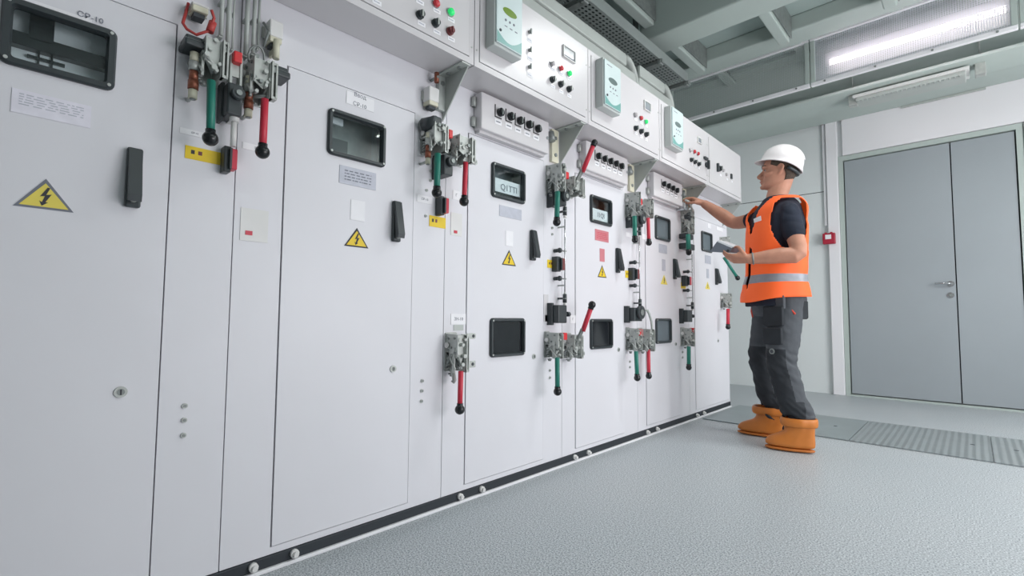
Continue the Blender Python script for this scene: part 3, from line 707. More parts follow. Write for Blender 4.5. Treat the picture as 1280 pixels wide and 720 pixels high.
blacklock(c1, *(1.217, 1.394), 0.046, 0.085, x=0.075, knob='round')
indicator(c1, *(1.226, 1.234), 0.034, 0.068)
wlabel(c1, (1.118, 1.268), (1.193, 1.238), 'СР-10'); wlabel(c2, (1.301, 1.321), (1.340, 1.281), 'Г'); ylabel(c1, (1.180, 1.193), (1.264, 1.148))
flat(c2, 'info_plate', (1.292, 1.224), (1.354, 1.126), WHITEP, x=0.0005); flat(c2, 'red_mark', (1.309, 1.148), (1.327, 1.136), RED, x=0.002, label='small red mark')
bolts(c1, [(1.159, 0.526), (1.158, 0.487), (1.157, 0.447)]); bolts(c1, [(1.182, 1.375), (1.183, 1.336), (1.164, 1.292), (1.162, 1.186)], r=0.006)
# lower red drive of cabinet 2
y0, y1, z0, z1 = span((1.270, 0.715), (1.330, 0.554))
m = drive(c2, y0, y1, z0, z1, 41, x1=0.08, lug=(1.358, 0.700)); lever(m, (1.283, 0.562), (1.280, 0.410), RED, x=0.09)
b = MB(STEEL); y, z = (1.360, 0.583); b.prism(rrect(y-0.024, y+0.024, z-0.014, z+0.014, 0.004), 0.06, 0.066); b.box(0.06, 0.066, y-0.06, y-0.02, z-0.009, z+0.009); b.cyl((0.066, y+0.008, z), (0.0675, y+0.008, z), 0.007, SHADE); b.build('padlock_lug', m)
b = MB(STEEL); y, z = (1.252, 0.542); y = 1.282; b.tube([(0.03, y, z+0.03), (0.05, y-0.004, z), (0.045, y+0.006, z-0.02), (0.04, y, z-0.03)], 0.009); b.build('pawl', m)
wlabel(c2, (1.300, 0.793), (1.383, 0.748), 'ЗН-10'); flat(c2, 'steel_tag', (1.316, 0.746), (1.370, 0.722), STEELG, x=0.0005)

# ---- cabinet 2 right strip / cabinet 3 left strip, and so on: upper and lower drive pairs
def rodline(cab, pa, pb, x=0.045):
    b = MB(CHROME); b.cyl((x, pa[0], pa[1]), (x, pa[0], pb[1]), 0.0035, n=8)
    for k in (0.1, 0.9): z = pa[1]+(pb[1]-pa[1])*k; b.box(0, x, pa[0]-0.003, pa[0]+0.003, z-0.004, z+0.004, STEEL)
    b.build('connecting_rod', cab)
def plug(cab, p, x=0.045, h=0.045):
    b = MB(BLACK); b.cyl((x, p[0], p[1]+h/2), (x, p[0], p[1]-h/2), 0.011, n=12); b.cyl((x, p[0], p[1]-h/2), (x, p[0], p[1]-h/2-0.014), 0.009, WHITEP, n=12); b.cyl((x, p[0], p[1]+h/2), (x, p[0], p[1]+h/2+0.01), 0.006, STEEL); b.cyl((x, p[0], p[1]+0.002), (x, p[0], p[1]-0.004), 0.0118, STEELD); b.box(0, x, p[0]-0.004, p[0]+0.004, p[1]-0.005, p[1]+0.005)
    b.build('rod_plug', cab)
def vstrip(cab, y0, y1, z0, z1):
    b = MB(STEELG); b.box(0, 0.003, y0, y0+0.004, z0, z1); b.box(0, 0.003, y1-0.004, y1, z0, z1); b.build('cover_strip', cab)
c3 = CAB[3]
y0, y1, z0, z1 = span((1.922, 1.576), (1.955, 1.422))
m = drive(c2, y0, y1, z0, z1, 51, x1=0.10); lever(m, (1.895, 1.412), (1.889, 1.255), GREEN, x=0.10, r=0.013)
redcap(c2, *(1.992, 1.519), w=0.026, h=0.036)
y0, y1, z0, z1 = span((2.036, 1.541), (2.152, 1.437))
m = drive(c3, y0, y1, z0, z1, 57, x1=0.08, lug=(2.162, 1.447)); lever(m, (2.124, 1.566), (2.150, 1.721), RED, x=0.09, xb=0.15, r=0.013, rb=0.017, arm=(0.05, -0.03, -0.03))
blacklock(c2, *(1.967, 1.394), 0.06, 0.07, x=0.08, knob='round')
plug(c2, (2.027, 1.342)); rodline(c2, (2.027, 1.299), (2.027, 0.910))
knobrod(c2, *(1.995, 1.131)); knobrod(c2, *(1.995, 0.984))
ylabel(c2, (1.936, 1.080), (2.017, 1.038)); indicator(c2, *(1.999, 1.059), 0.052, 0.068, m=REDD)
plug(c2, (2.027, 0.880)); blacklock(c2, *(1.978, 0.798), 0.072, 0.092, x=0.07, knob='side')
wlabel(c2, (1.918, 0.792), (1.994, 0.750), 'Г-10'); wlabel(c3, (2.133, 0.793), (2.180, 0.750), 'Г')
y0, y1, z0, z1 = span((1.913, 0.710), (1.949, 0.575))
m = drive(c2, y0, y1, z0, z1, 61, x1=0.09); lever(m, (1.894, 0.583), (1.897, 0.417), GREEN, x=0.10, r=0.012)
redcap(c2, *(1.975, 0.685), w=0.03, h=0.036)
y0, y1, z0, z1 = span((2.008, 0.697), (2.135, 0.564))
m = drive(c3, y0, y1, z0, z1, 67, x1=0.08, lug=(2.152, 0.588)); lever(m, (2.125, 0.709), (2.152, 0.849), RED, x=0.09, xb=0.13, r=0.013, arm=(0.05, -0.03, -0.03))
bolts(c2, [(1.958, 0.508), (1.958, 0.471), (1.975, 1.251), (1.975, 1.217)], r=0.007)
flat(c2, 'cover_plate', (1.908, 0.898), (1.944, 0.759), PAINT2, x=0.0005)
c4 = CAB[4]
y0, y1, z0, z1 = span((2.714, 1.581), (2.728, 1.419))
m = drive(c3, y0, y1, z0, z1, 71, x1=0.10); lever(m, (2.659, 1.408), (2.663, 1.260), GREEN, x=0.10, r=0.014)
redcap(c3, *(2.769, 1.520), w=0.026, h=0.04)
y0, y1, z0, z1 = span((2.904, 1.574), (2.935, 1.439))
m = drive(c4, y0, y1, z0, z1, 73, x1=0.08); lever(m, (2.889, 1.436), (2.896, 1.273), RED, x=0.07, r=0.012)
blacklock(c3, *(2.769, 1.398), 0.075, 0.07, x=0.08, knob='round')
plug(c3, (2.822, 1.342), h=0.055); rodline(c3, (2.816, 1.305), (2.809, 0.906))
knobrod(c3, *(2.773, 1.136), l=0.06); knobrod(c3, *(2.771, 0.987), l=0.06)
ylabel(c3, (2.715, 1.082), (2.799, 1.036)); indicator(c3, *(2.780, 1.061), 0.06, 0.068, m=REDD)
wlabel(c3, (2.724, 1.329), (2.793, 1.302)); wlabel(c4, (2.931, 1.346), (2.996, 1.311))
plug(c3, (2.819, 0.876), h=0.05); blacklock(c3, *(2.752, 0.803), 0.10, 0.085, x=0.07, knob='round')
wlabel(c3, (2.716, 0.788), (2.795, 0.752))
y0, y1, z0, z1 = span((2.712, 0.722), (2.751, 0.575))
m = drive(c3, y0, y1, z0, z1, 79, x1=0.09); lever(m, (2.664, 0.579), (2.676, 0.417), GREEN, x=0.10, r=0.013)
redcap(c3, *(2.744, 0.691), x=0.095, w=0.04, h=0.04)
y0, y1, z0, z1 = span((2.809, 0.717), (2.918, 0.567))
m = drive(c4, y0, y1, z0, z1, 83, x1=0.09); lever(m, (2.895, 0.577), (2.897, 0.407), RED, x=0.06, r=0.012)
b = MB(STEELG); p = [(2.868, 0.830), (2.891, 0.810), (2.922, 0.758), (2.932, 0.691), (2.939, 0.612)]
b.tube([(0.07, *q) for q in p], 0.008, n=8); b.cyl((0, *p[0]), (0.07, *p[0]), 0.006); b.build('cable_hoop', c4)
bolts(c3, [(2.761, 0.504), (2.761, 0.469)], r=0.008)
c5 = CAB[5]
y0, y1, z0, z1 = span((3.537, 1.610), (3.557, 1.412))
m = drive(c4, y0, y1, z0, z1, 89, x1=0.09); lever(m, (3.434, 1.395), (3.443, 1.260), GREEN, x=0.10, r=0.017)
b = MB(BLACK); y, z = (3.411, 1.521)
b.cyl((0.09, y, z), (0.125, y, z), 0.018, n=12)
for k in range(5): b.cyl((0.12, y, z), (0.12, y+0.03*math.cos(k*1.257), z+0.03*math.sin(k*1.257)), 0.010, n=8)
b.build('star_knob', c4)
b = MB(CHROME); y, z = (3.483, 1.615); b.box(0, 0.07, y-0.03, y+0.03, z-0.03, z+0.03, bev=0.008); b.build('cam_cover', c4)
b = MB(STEELG); p = [(3.438, 1.652), (3.494, 1.650), (3.549, 1.599), (3.561, 1.528), (3.543, 1.428)]
b.tube([(0.085, *q) for q in p], 0.008, n=8); b.cyl((0, *p[-1]), (0.085, *p[-1]), 0.006); b.build('cable_hoop', c4)
b = MB(BLACK); y0, y1, z0, z1 = span((3.496, 1.347), (3.698, 1.302)); y1 = min(y1, 3.65); b.box(0, 0.06, y0, y1, z0, z1, bev=0.006); y0, y1, z0, z1 = span((3.499, 1.420), (3.626, 1.381)); b.box(0, 0.06, y0, y1, z0, z1, bev=0.006); b.cyl((0.04, y1, (z0+z1)/2), (0.04, min(y1+0.07, 3.652), (z0+z1)/2), 0.008); b.build('interlock', c4)
wlabel(c4, (3.525, 1.332), (3.616, 1.299))
rodline(c4, (3.628, 1.271), (3.614, 0.902)); knobrod(c4, *(3.571, 1.135), l=0.06); knobrod(c4, *(3.566, 0.992), l=0.06)
ylabel(c4, (3.523, 1.052), (3.606, 1.007)); indicator(c4, *(3.566, 1.064), 0.075, 0.068, m=RED)
plug(c4, (3.621, 0.878), h=0.05); blacklock(c4, *(3.540, 0.798), 0.09, 0.09, x=0.06, knob='side')
wlabel(c4, (3.515, 0.792), (3.598, 0.756))
y0, y1, z0, z1 = span((3.502, 0.714), (3.563, 0.573))
m = drive(c4, y0, y1, z0, z1, 97, x1=0.08); lever(m, (3.442, 0.578), (3.437, 0.426), GREEN, x=0.09, r=0.014)
redcap(c4, *(3.556, 0.692), x=0.085, w=0.03, h=0.036); bolts(c4, [(3.534, 0.528), (3.533, 0.487)], r=0.009)
y0, y1, z0, z1 = span((4.316, 1.498), (4.309, 1.378))
m = drive(c5, y0, min(y1, 4.49), z0, z1, 101, x1=0.08); lever(m, (4.137, 1.290), (4.273, 1.124), GREEN, x=0.10, xb=0.16, r=0.012)
y0, y1, z0, z1 = span((4.300, 1.005), (4.338, 0.873))
m = drive(c5, y0, min(y1, 4.49), z0, z1, 103, x1=0.08); lever(m, (4.234, 0.864), (4.225, 0.709), RED, x=0.09, r=0.014)

# ------------------------------------------------------------------ plinth
t = thing('plinth_strip', 'long dark rubber plinth strip along the foot of all the cabinets', 'plinth', (0.0, 2.1, 0.0))
b = MB(RUBBER); b.box(-0.9, 0.004, -0.334, 4.499, 0.012, 0.046, bev=0.003); b.build('strip', t)
b = MB(LINTEL); b.box(-0.9, 0.012, -0.334, 4.50, 0.0005, 0.012, bev=0.002); b.build('base_rail', t)
for p in ((0.553, 0.023), (0.674, 0.023), (1.358, 0.025), (1.481, 0.026), (2.165, 0.026), (2.292, 0.022), (2.970, 0.030), (3.104, 0.024), (3.762, 0.035), (3.893, 0.032)):
    b = MB(WHITEP); b.cyl((0.002, p[0], 0.030), (0.016, p[0], 0.030), 0.013, n=10); b.cyl((0.016, p[0], 0.030), (0.026, p[0], 0.030), 0.008, n=10); b.build('anchor_bolt', t)

# ------------------------------------------------------------------ triangular support brackets belong to the cabinets
for i, yb in enumerate((1.262, 2.06, 2.858, 3.655, 4.40)):
    c = CAB[min(i+1, 5)] if i < 4 else CAB[5]
    yy = yb-0.012 if i < 4 else yb
    b = MB(STEELG); b.poly([(0.0, yy-0.012, 1.788), (0.165, yy-0.012, 1.788), (0.0, yy-0.012, 1.60)], (0, 0.005, 0)); b.box(0.0, 0.17, yy-0.05, yy-0.007, 1.782, 1.788)
    b.cyl((0.13, yy-0.03, 1.782), (0.13, yy-0.03, 1.776), 0.009, STEELD, n=8); b.cyl((0.06, yy-0.03, 1.782), (0.06, yy-0.03, 1.776), 0.009, STEELD, n=8)
    b.build('support_bracket', c)
    if 1 <= i <= 3:
        b = MB(CREAM); b.box(0, 0.018, yy-0.095, yy-0.04, 1.60, 1.775); b.cyl((0.018, yy-0.066, 1.73), (0.022, yy-0.066, 1.73), 0.010, STEELD); b.cyl((0.018, yy-0.066, 1.64), (0.022, yy-0.066, 1.64), 0.010, STEELD); b.cyl((0.02, yy-0.11, 1.75), (0.03, yy-0.11, 1.70), 0.018, STEELD)
        b.build('mounting_plate', c)

# ------------------------------------------------------------------ control boxes on top
BX = 0.172
BL = ['control box above the leftmost cabinet, beyond the top edge of the frame', 'control box at the top edge with only its lower buttons in view', 'control box with the lit green display on its relay',
      'control box with teal relay, third from the far end of the row', 'control box with a key switch, second from the far end of the row', 'control box without a relay at the far end of the row']
BU = [(-0.334, 0.462), (0.464, 1.259), (1.263, 2.057), (2.061, 2.855), (2.859, 3.635), (3.637, 4.368)]
BOX = []; BD = []
for i, (y0, y1) in enumerate(BU):
    t = thing('control_box', BL[i], 'control box', (0.086, (y0+y1)/2, 1.79), 'control boxes above the cabinets'); BOX.append(t)
    b = MB(PAINT2); b.box(0.001, BX-0.004, y0, y1, 1.79, 2.195, bev=0.002)
    b.build('box_body', t)
    b = MB(SHADE); b.box(BX-0.004, BX-0.0035, y0+0.022, y1-0.022, 1.812, 2.173); lab(b.build('gap_backing', t), 'dark backing that adds shade to the door gaps')  # sheet darkened to put shade into the groove round the box door
    b = MB(PAINT2); e = 0.0005
    door_panel(b, y0, y1, 1.79, 2.195, [(y0+0.024, y1-0.024, 1.815, 2.171)], x0=BX-0.0038, x1=BX); b.build('front_frame', t)
    b = MB(PAINT2); b.box(BX-0.0035, BX+0.003, y0+0.0265, y1-0.0265, 1.8175, 2.1685, bev=0.001)
    d = b.build('box_door', t); BD.append(d)
    for z in (1.86, 2.10):
        for y in (y0+0.012, y1-0.012):
            b = MB(STEEL); b.cyl((BX, y, z), (BX+0.002, y, z), 0.004, n=8); b.build('screw', t)
X = BX+0.003
def lamp(d, p, m, r=0.0125):
    b = MB(CHROME); b.cyl((X, *p), (X+0.005, *p), r*1.25, n=16); b.build('lamp_ring', d)
    b = MB(m); b.cyl((X+0.004, *p), (X+0.014, *p), r, n=16); b.sphere((X+0.013, *p), r*0.95, sc=(0.5, 1, 1), n=14, k=8); lab(b.build('indicator_lamp', d), {LAMPG: 'green indicator lamp', LAMPR: 'red indicator lamp'}.get(m, 'clear indicator lamp'))
def knob(d, p, m=BLACK, r=0.0155):
    b = MB(m); b.cyl((X, *p), (X+0.010, *p), r, n=18); b.cyl((X+0.009, *p), (X+0.022, *p), r*0.78, n=16); b.box(X+0.021, X+0.026, p[0]-r*0.2, p[0]+r*0.2, p[1]-r*0.75, p[1]+r*0.75, STEEL if m is BLACK else REDD)
    lab(b.build('selector_knob', d), 'black selector knob' if m is BLACK else 'dark red push button')
def tagp(d, p, w=0.034, h=0.016, m=PAPER):
    b = MB(m); b.box(X, X+0.001, p[0]-w/2, p[0]+w/2, p[1]-h/2, p[1]+h/2)
    b.box(X+0.001, X+0.0013, p[0]-w*0.36, p[0]+w*0.3, p[1]-h*0.12, p[1]+h*0.16, SILVER); b.build('name_tag', d)
def meter(d, a, c):
    y0, y1, z0, z1 = span(a, c)
    b = MB(WHITEP); loops = [[(x, y, z) for y, z in rrect(y0+e, y1-e, z0+e, z1-e, 0.003)] for e, x in ((0, X), (0, X+0.010), (0.005, X+0.010), (0.006, X+0.004))]; b.rings(loops, cap=False, smooth=False); b.build('meter_bezel', d)
    b = MB(METER); b.box(X, X+0.005, y0+0.005, y1-0.005, z0+0.005, z1-0.005); b.box(X+0.005, X+0.0055, y0+0.012, y1-0.012, z0+0.010, z0+0.016, INK); b.build('meter_face', d)
def prelay(d, y0, y1, z0, z1, lcd, x1=0.062):
    xf = X+x1
    b = MB(RELAYB); b.box(X, xf-0.008, y0-0.006, y1+0.006, z0-0.012, z1+0.01, bev=0.004); o = b.build('protection_relay', d)
    b = MB(RELAYF); b.box(xf-0.008, xf, y0, y1, z0, z1, bev=0.002); b.build('relay_front', d)
    w = y1-y0; h = z1-z0
    b = MB(TEAL); q = [(y0+w*0.02, z0+h*0.015), (y1-w*0.02, z0+h*0.015), (y1-w*0.02, z0+h*0.22)]+[(y1-w*(0.02+0.96*k/10), z0+h*(0.22-0.14*math.sin(PI*k/10)-0.02*k/10)) for k in range(1, 11)]
    b.prism(q, xf, xf+0.0006); lab(b.build('relay_band', d), 'teal wave across the relay foot')
    b = MB(lcd); b.prism([(y0+w*0.5+w*0.27*math.cos(a), z0+h*0.60+h*0.065*math.sin(a)) for a in [2*PI*k/24 for k in range(24)]], xf, xf+0.0012)
    lab(b.build('relay_display', d), 'oval display')
    for k in range(3):
        b = MB(INK); b.cyl((xf, y0+w*(0.34+0.16*k), z0+h*0.44), (xf+0.001, y0+w*(0.34+0.16*k), z0+h*0.44), w*0.035, n=10); b.build('relay_key', d)
        b = MB(INK); b.box(xf, xf+0.0005, y0+w*(0.3+0.2*k), y0+w*(0.4+0.2*k), z0+h*0.33, z0+h*0.345); b.build('key_caption', d)
    b = MB(INK); b.box(xf, xf+0.0005, y0+w*0.14, y0+w*0.45, z0+h*0.90, z0+h*0.915); b.build('print', d)
    b = MB(SHADE); b.cyl((xf, y0+w*0.14, z0+h*0.22), (xf+0.003, y0+w*0.14, z0+h*0.22), w*0.04, n=8); b.build('relay_port', d)
XP = '0.175'
# box 1
d = BD[1]
for p, m in (((1.131, 1.947), LAMPG), ((1.061, 1.947), LAMPR)): lamp(d, p, m, 0.0135)
for p, m in (((0.990, 1.870), BLACK), ((1.060, 1.871), BLACK), ((1.129, 1.871), REDD)): knob(d, p, m)
for p in ((1.001, 1.843), (1.071, 1.844), (1.140, 1.846), (1.069, 1.924), (1.138, 1.922), (0.993, 1.921), (0.819, 1.835)): tagp(d, p)
lamp(d, ((0.990, 1.870)[0], (1.061, 1.947)[1]), LAMPW, 0.0125)
prelay(d, 0.53, 0.70, 1.90, 2.145, LCD)
# box 2
d = BD[2]
prelay(d, 1.325, 1.478, 1.895, 2.150, LCD, x1=0.060)
meter(d, (1.836, 2.122), (1.936, 2.060))
for p, m in (((1.752, 1.988), LAMPW), ((1.817, 1.990), LAMPR), ((1.885, 1.991), LAMPG)): lamp(d, p, m)
for p in ((1.752, 1.911), (1.817, 1.912), (1.884, 1.911)): knob(d, p)
for p in ((1.762, 1.968), (1.827, 1.969), (1.892, 1.969), (1.762, 1.883), (1.827, 1.880), (1.892, 1.881)): tagp(d, p)
for p in ((1.590, 2.074), (1.591, 1.989), (1.591, 1.911)):
    b = MB(STEELD); b.cyl((X, *p), (X+0.012, *p), 0.008, n=12); b.box(X+0.01, X+0.016, p[0]-0.003, p[0]+0.003, p[1]-0.012, p[1]+0.012); b.build('toggle_switch', d); tagp(d, (p[0]+0.004, p[1]-0.036), 0.036, 0.02)
# box 3
d = BD[3]
prelay(d, 2.130, 2.290, 1.905, 2.150, LCDG, x1=0.055)
meter(d, (2.646, 2.116), (2.726, 2.056))
for p, m in (((2.536, 1.985), LAMPW), ((2.603, 1.986), LAMPR), ((2.665, 1.982), LAMPG)): lamp(d, p, m)
for p in ((2.539, 1.905), (2.603, 1.904), (2.666, 1.903)): knob(d, p)
for p in ((2.549, 1.964), (2.616, 1.963), (2.680, 1.962), (2.552, 1.880), (2.614, 1.876), (2.679, 1.876)): tagp(d, p)
# box 4
d = BD[4]
prelay(d, 2.925, 3.085, 1.905, 2.150, LCDG, x1=0.055)
meter(d, (3.441, 2.109), (3.511, 2.065))
for p, m in (((3.313, 1.973), LAMPW), ((3.378, 1.978), LAMPR), ((3.441, 1.980), LAMPR)): lamp(d, p, m)
for p in ((3.324, 1.906), (3.386, 1.905), (3.452, 1.906)): knob(d, p)
for p in ((3.340, 1.881), (3.402, 1.878), (3.465, 1.881)): tagp(d, p)
b = MB(BLACK); p = (3.597, 1.934); b.cyl((X, *p), (X+0.012, *p), 0.02, n=16); b.box(X+0.012, X+0.03, p[0]-0.006, p[0]+0.006, p[1]-0.035, p[1]+0.03); p = (3.584, 1.979); b.box(X, X+0.014, p[0]-0.03, p[0]+0.03, p[1]-0.010, p[1]+0.010); lab(b.build('key_switch', d), 'black key switch')
# box 5
d = BD[5]
p = (3.870, 1.969); knob(d, p, r=0.022); b = MB(BLACK); q = (3.820, 1.967); b.box(X, X+0.016, q[0]-0.012, q[0]+0.010, q[1]-0.035, q[1]+0.03); b.build('switch_plate', d)
for p, m in (((4.007, 1.951), LAMPW), ((3.938, 1.969), LAMPW)): lamp(d, p, m, 0.011)
p = (4.116, 1.959); b = MB(BLACK); b.box(X, X+0.012, p[0]-0.012, p[0]+0.012, p[1]-0.02, p[1]+0.02); b.build('rocker_switch', d)
for p in ((4.034, 1.919), (4.143, 1.922), (3.895, 1.922)): tagp(d, p)

# ------------------------------------------------------------------ socket boxes under the control boxes
def socket_box(y0, y1, z0, z1, knobs, label, xf=0.052):
    t = thing('socket_box', label, 'socket box', (0, (y0+y1)/2, z0), 'small boxes under the control boxes')
    b = MB(PAINT2); b.box(0.001, xf, y0, y1, z0, z1, bev=0.005); b.build('housing', t)
    b = MB(PAINT2); b.box(0.001, 0.030, y0+0.01, y1-0.01, z0-0.012, z0); b.build('bottom_flange', t)
    for z in (z0+0.035, z1-0.04):
        b = MB(STEEL); b.cyl((0.012, y0-0.010, z-0.022), (0.012, y0-0.010, z+0.022), 0.010, n=10); b.box(0.001, 0.012, y0-0.016, y0, z-0.022, z+0.022); b.build('hinge', t)
    for y, z in knobs:
        b = MB(BLACKG); b.cyl((xf, y, z), (xf+0.016, y, z), 0.019, n=16); b.cyl((xf+0.015, y, z), (xf+0.020, y, z), 0.013, n=14); b.box(xf+0.0195, xf+0.024, y-0.003, y+0.003, z-0.013, z+0.013, STEELD)
        b.box(xf, xf+0.003, y-0.031, y-0.027, z-0.024, z+0.03); b.box(xf, xf+0.003, y-0.031, y+0.012, z-0.028, z-0.024)
        b.build('socket', t)
        b = MB(PAPER); b.box(xf, xf+0.0008, y-0.030, y+0.014, z-0.058, z-0.034); b.box(xf+0.0008, xf+0.0011, y-0.022, y+0.006, z-0.048, z-0.043, INK); b.build('socket_tag', t)
    b = MB(CHROME); b.cyl((xf, y1-0.014, z0+0.08), (xf+0.004, y1-0.014, z0+0.08), 0.008, n=12); b.build('box_lock', t)
K = [(1.527, 1.715), (1.596, 1.717), (1.660, 1.716), (1.726, 1.717), (1.792, 1.716)]
y0, y1, z0, z1 = span((1.423, 1.696), (1.884, 1.623))
socket_box(1.415, y1, 1.612, 1.778, K, 'pale box with five black sockets, nearest the camera')
K = [(2.329, 1.712), (2.396, 1.712), (2.459, 1.713), (2.522, 1.713), (2.584, 1.712)]
y1 = (2.669, 1.722)[0]
socket_box(2.215, y1, 1.612, 1.778, K, 'box with five black sockets, behind the raised red lever')
K = [(3.149, 1.718), (3.221, 1.718), (3.289, 1.716), (3.355, 1.713)]
y0, y1, z0, z1 = span((3.012, 1.691), (3.456, 1.692))
socket_box(y0, y1, 1.612, 1.778, K, 'pale box with four black sockets, beside the worker hand')

# ------------------------------------------------------------------ person
def caps(b, pts, rad, n=14, sub=3):
    """tapering limb with round ends through the given points"""
    P = [Vector(p) for p in pts]; R = list(rad); Q = []; RR = []
    for i in range(len(P)-1):
        p0 = P[max(i-1, 0)]; p1 = P[i]; p2 = P[i+1]; p3 = P[min(i+2, len(P)-1)]
        for k in range(sub):
            t = k/sub
            Q.append(0.5*((2*p1)+(p2-p0)*t+(2*p0-5*p1+4*p2-p3)*t*t+(3*p1-p0-3*p2+p3)*t**3)); RR.append(R[i]+(R[i+1]-R[i])*(3*t*t-2*t**3))
    Q.append(P[-1]); RR.append(R[-1])
    d0 = (Q[0]-Q[1]).normalized(); d1 = (Q[-1]-Q[-2]).normalized()
    q = [Q[0]+d0*RR[0]*0.85, Q[0]+d0*RR[0]*0.5]+Q+[Q[-1]+d1*RR[-1]*0.5, Q[-1]+d1*RR[-1]*0.85]
    r = [RR[0]*0.35, RR[0]*0.82]+RR+[RR[-1]*0.82, RR[-1]*0.35]
    b.tube(q, r, n=n)
def solid(b, name, parent, mats, voxel=0.005, smooth=4, fac=0.5, decim=None):
    """fuse overlapping pieces into one continuous surface"""
    o = b.build(name, parent)
    m = o.modifiers.new('r', 'REMESH'); m.mode = 'VOXEL'; m.voxel_size = voxel; m.use_smooth_shade = True
    if smooth: m = o.modifiers.new('s', 'SMOOTH'); m.iterations = smooth; m.factor = fac
    dg = bpy.context.evaluated_depsgraph_get(); me = bpy.data.meshes.new_from_object(o.evaluated_get(dg))
    o.modifiers.clear(); o.data = me; me.name = name
    me.materials.clear()
    for x in mats: me.materials.append(x)
    me.polygons.foreach_set('use_smooth', [True]*len(me.polygons))
    me.polygons.foreach_set('material_index', [0]*len(me.polygons))
    return o
PER = thing('person', 'worker in white hard hat and orange vest reaching to the cabinets', 'person', (0.72, 3.40, 0.0))
yaw = math.radians(40)
F = Vector((-math.cos(yaw), -math.sin(yaw), 0)); Lf = Vector((math.sin(yaw), -math.cos(yaw), 0)); UP = Vector((0, 0, 1))
TC = Vector((0.688, 3.415, 0))
def T(f, l, z): return TC + F*f + Lf*l + UP*z
# torso rings: z, centre shift forward, half depth, half width
TOR = [(0.86, 0.022, 0.150, 0.185), (0.95, 0.020, 0.148, 0.182), (1.05, 0.015, 0.140, 0.175), (1.16, 0.008, 0.138, 0.180), (1.27, 0.003, 0.142, 0.190), (1.36, -0.002, 0.140, 0.198), (1.43, 0.0, 0.125, 0.200), (1.48, -0.005, 0.108, 0.192), (1.515, -0.010, 0.090, 0.165), (1.545, -0.012, 0.074, 0.120), (1.565, -0.010, 0.064, 0.085)]
def tring(z, cf, a, w, off, n=56, p=2.5):
    r = []
    for i in range(n):
        th = 2*PI*i/n; c, s = math.cos(th), math.sin(th)
        f = math.copysign(abs(c)**(2/p), c)*(a+off); l = math.copysign(abs(s)**(2/p), s)*(w+off)
        r.append((th, T(cf+f, l, z)))
    return r
def tor_at(z):
    for u, v in zip(TOR[:-1], TOR[1:]):
        if u[0] <= z <= v[0]:
            t = (z-u[0])/(v[0]-u[0]); return tuple(u[i]+(v[i]-u[i])*t for i in range(4))
    return TOR[-1] if z > TOR[-1][0] else TOR[0]
# joints
LSH = Vector((0.802, 3.275, 1.438)); RSH = Vector((0.590, 3.540, 1.462))
LEL = Vector((0.862, 3.205, 1.165)); LWR = Vector((0.615, 3.125, 1.145))
REL = Vector((0.370, 3.600, 1.470)); RWR = Vector((0.175, 3.560, 1.630))
LHI = Vector((0.758, 3.340, 0.93)); LKN = Vector((0.735, 3.285, 0.52)); LAN = Vector((0.825, 3.275, 0.13))
RHI = Vector((0.640, 3.480, 0.93)); RKN = Vector((0.560, 3.520, 0.53)); RAN = Vector((0.625, 3.540, 0.13))
# head frame: looks along HF, tipped up a little
hy = math.radians(15); tip = math.radians(6)
HF = Vector((-math.cos(hy), -math.sin(hy), 0)); HL = Vector((math.sin(hy), -math.cos(hy), 0))
HFt = (HF*math.cos(tip)+UP*math.sin(tip)); HU = (UP*math.cos(tip)-HF*math.sin(tip))
HC = Vector((0.712, 3.43, 1.735))          # middle of the head at eye level
def Hd(f, l, u): return HC + HFt*f + HL*l + HU*u
b = MB(SKIN)
# skull and face: u, front, back, half width
PR = [(-0.118, 0.062, -0.005, 0.020), (-0.112, 0.084, -0.030, 0.040), (-0.100, 0.092, -0.045, 0.052), (-0.085, 0.089, -0.058, 0.060), (-0.070, 0.089, -0.072, 0.064), (-0.05, 0.089, -0.085, 0.067), (-0.03, 0.088, -0.093, 0.070), (-0.008, 0.084, -0.098, 0.073), (0.01, 0.086, -0.101, 0.076), (0.026, 0.094, -0.103, 0.077), (0.05, 0.092, -0.104, 0.078), (0.08, 0.080, -0.098, 0.075), (0.105, 0.058, -0.082, 0.062), (0.122, 0.022, -0.048, 0.036), (0.126, -0.004, -0.02, 0.010)]
rs = []
for u, fr, bk, w in PR:
    c = (fr+bk)/2; h = (fr-bk)/2; rg = []
    for i in range(40):
        th = 2*PI*i/40; cc, ss = math.cos(th), math.sin(th)
        pw = 2.3
        f = c+math.copysign(abs(cc)**(2/pw), cc)*h; l = math.copysign(abs(ss)**(2/pw), ss)*w
        if cc > 0.3: l *= 1-0.10*(cc-0.3)
        rg.append(Hd(f, l, u))
    rs.append(rg)
b.rings(rs)
# nose, brow, lips, chin, ears, eye sockets
caps(b, [Hd(0.086, 0, 0.010), Hd(0.098, 0, -0.012), Hd(0.116, 0, -0.034), Hd(0.102, 0, -0.044)], [0.008, 0.010, 0.011, 0.008])
for s in (-1, 1):
    caps(b, [Hd(0.095, 0.010*s, -0.040), Hd(0.088, 0.016*s, -0.038)], [0.007, 0.007])
    caps(b, [Hd(0.090, 0.010*s, 0.023), Hd(0.084, 0.036*s, 0.024), Hd(0.066, 0.055*s, 0.016)], [0.010, 0.010, 0.007])
    caps(b, [Hd(0.070, 0.048*s, -0.030), Hd(0.045, 0.062*s, -0.022)], [0.012, 0.010])
    caps(b, [Hd(-0.002, 0.072*s, -0.030), Hd(-0.016, 0.084*s, -0.010), Hd(-0.022, 0.088*s, 0.014), Hd(-0.008, 0.086*s, 0.026), Hd(0.006, 0.077*s, 0.012)], [0.007, 0.008, 0.008, 0.007, 0.006])
    caps(b, [Hd(-0.004, 0.074*s, -0.002), Hd(-0.008, 0.076*s, 0.012)], [0.006, 0.006])
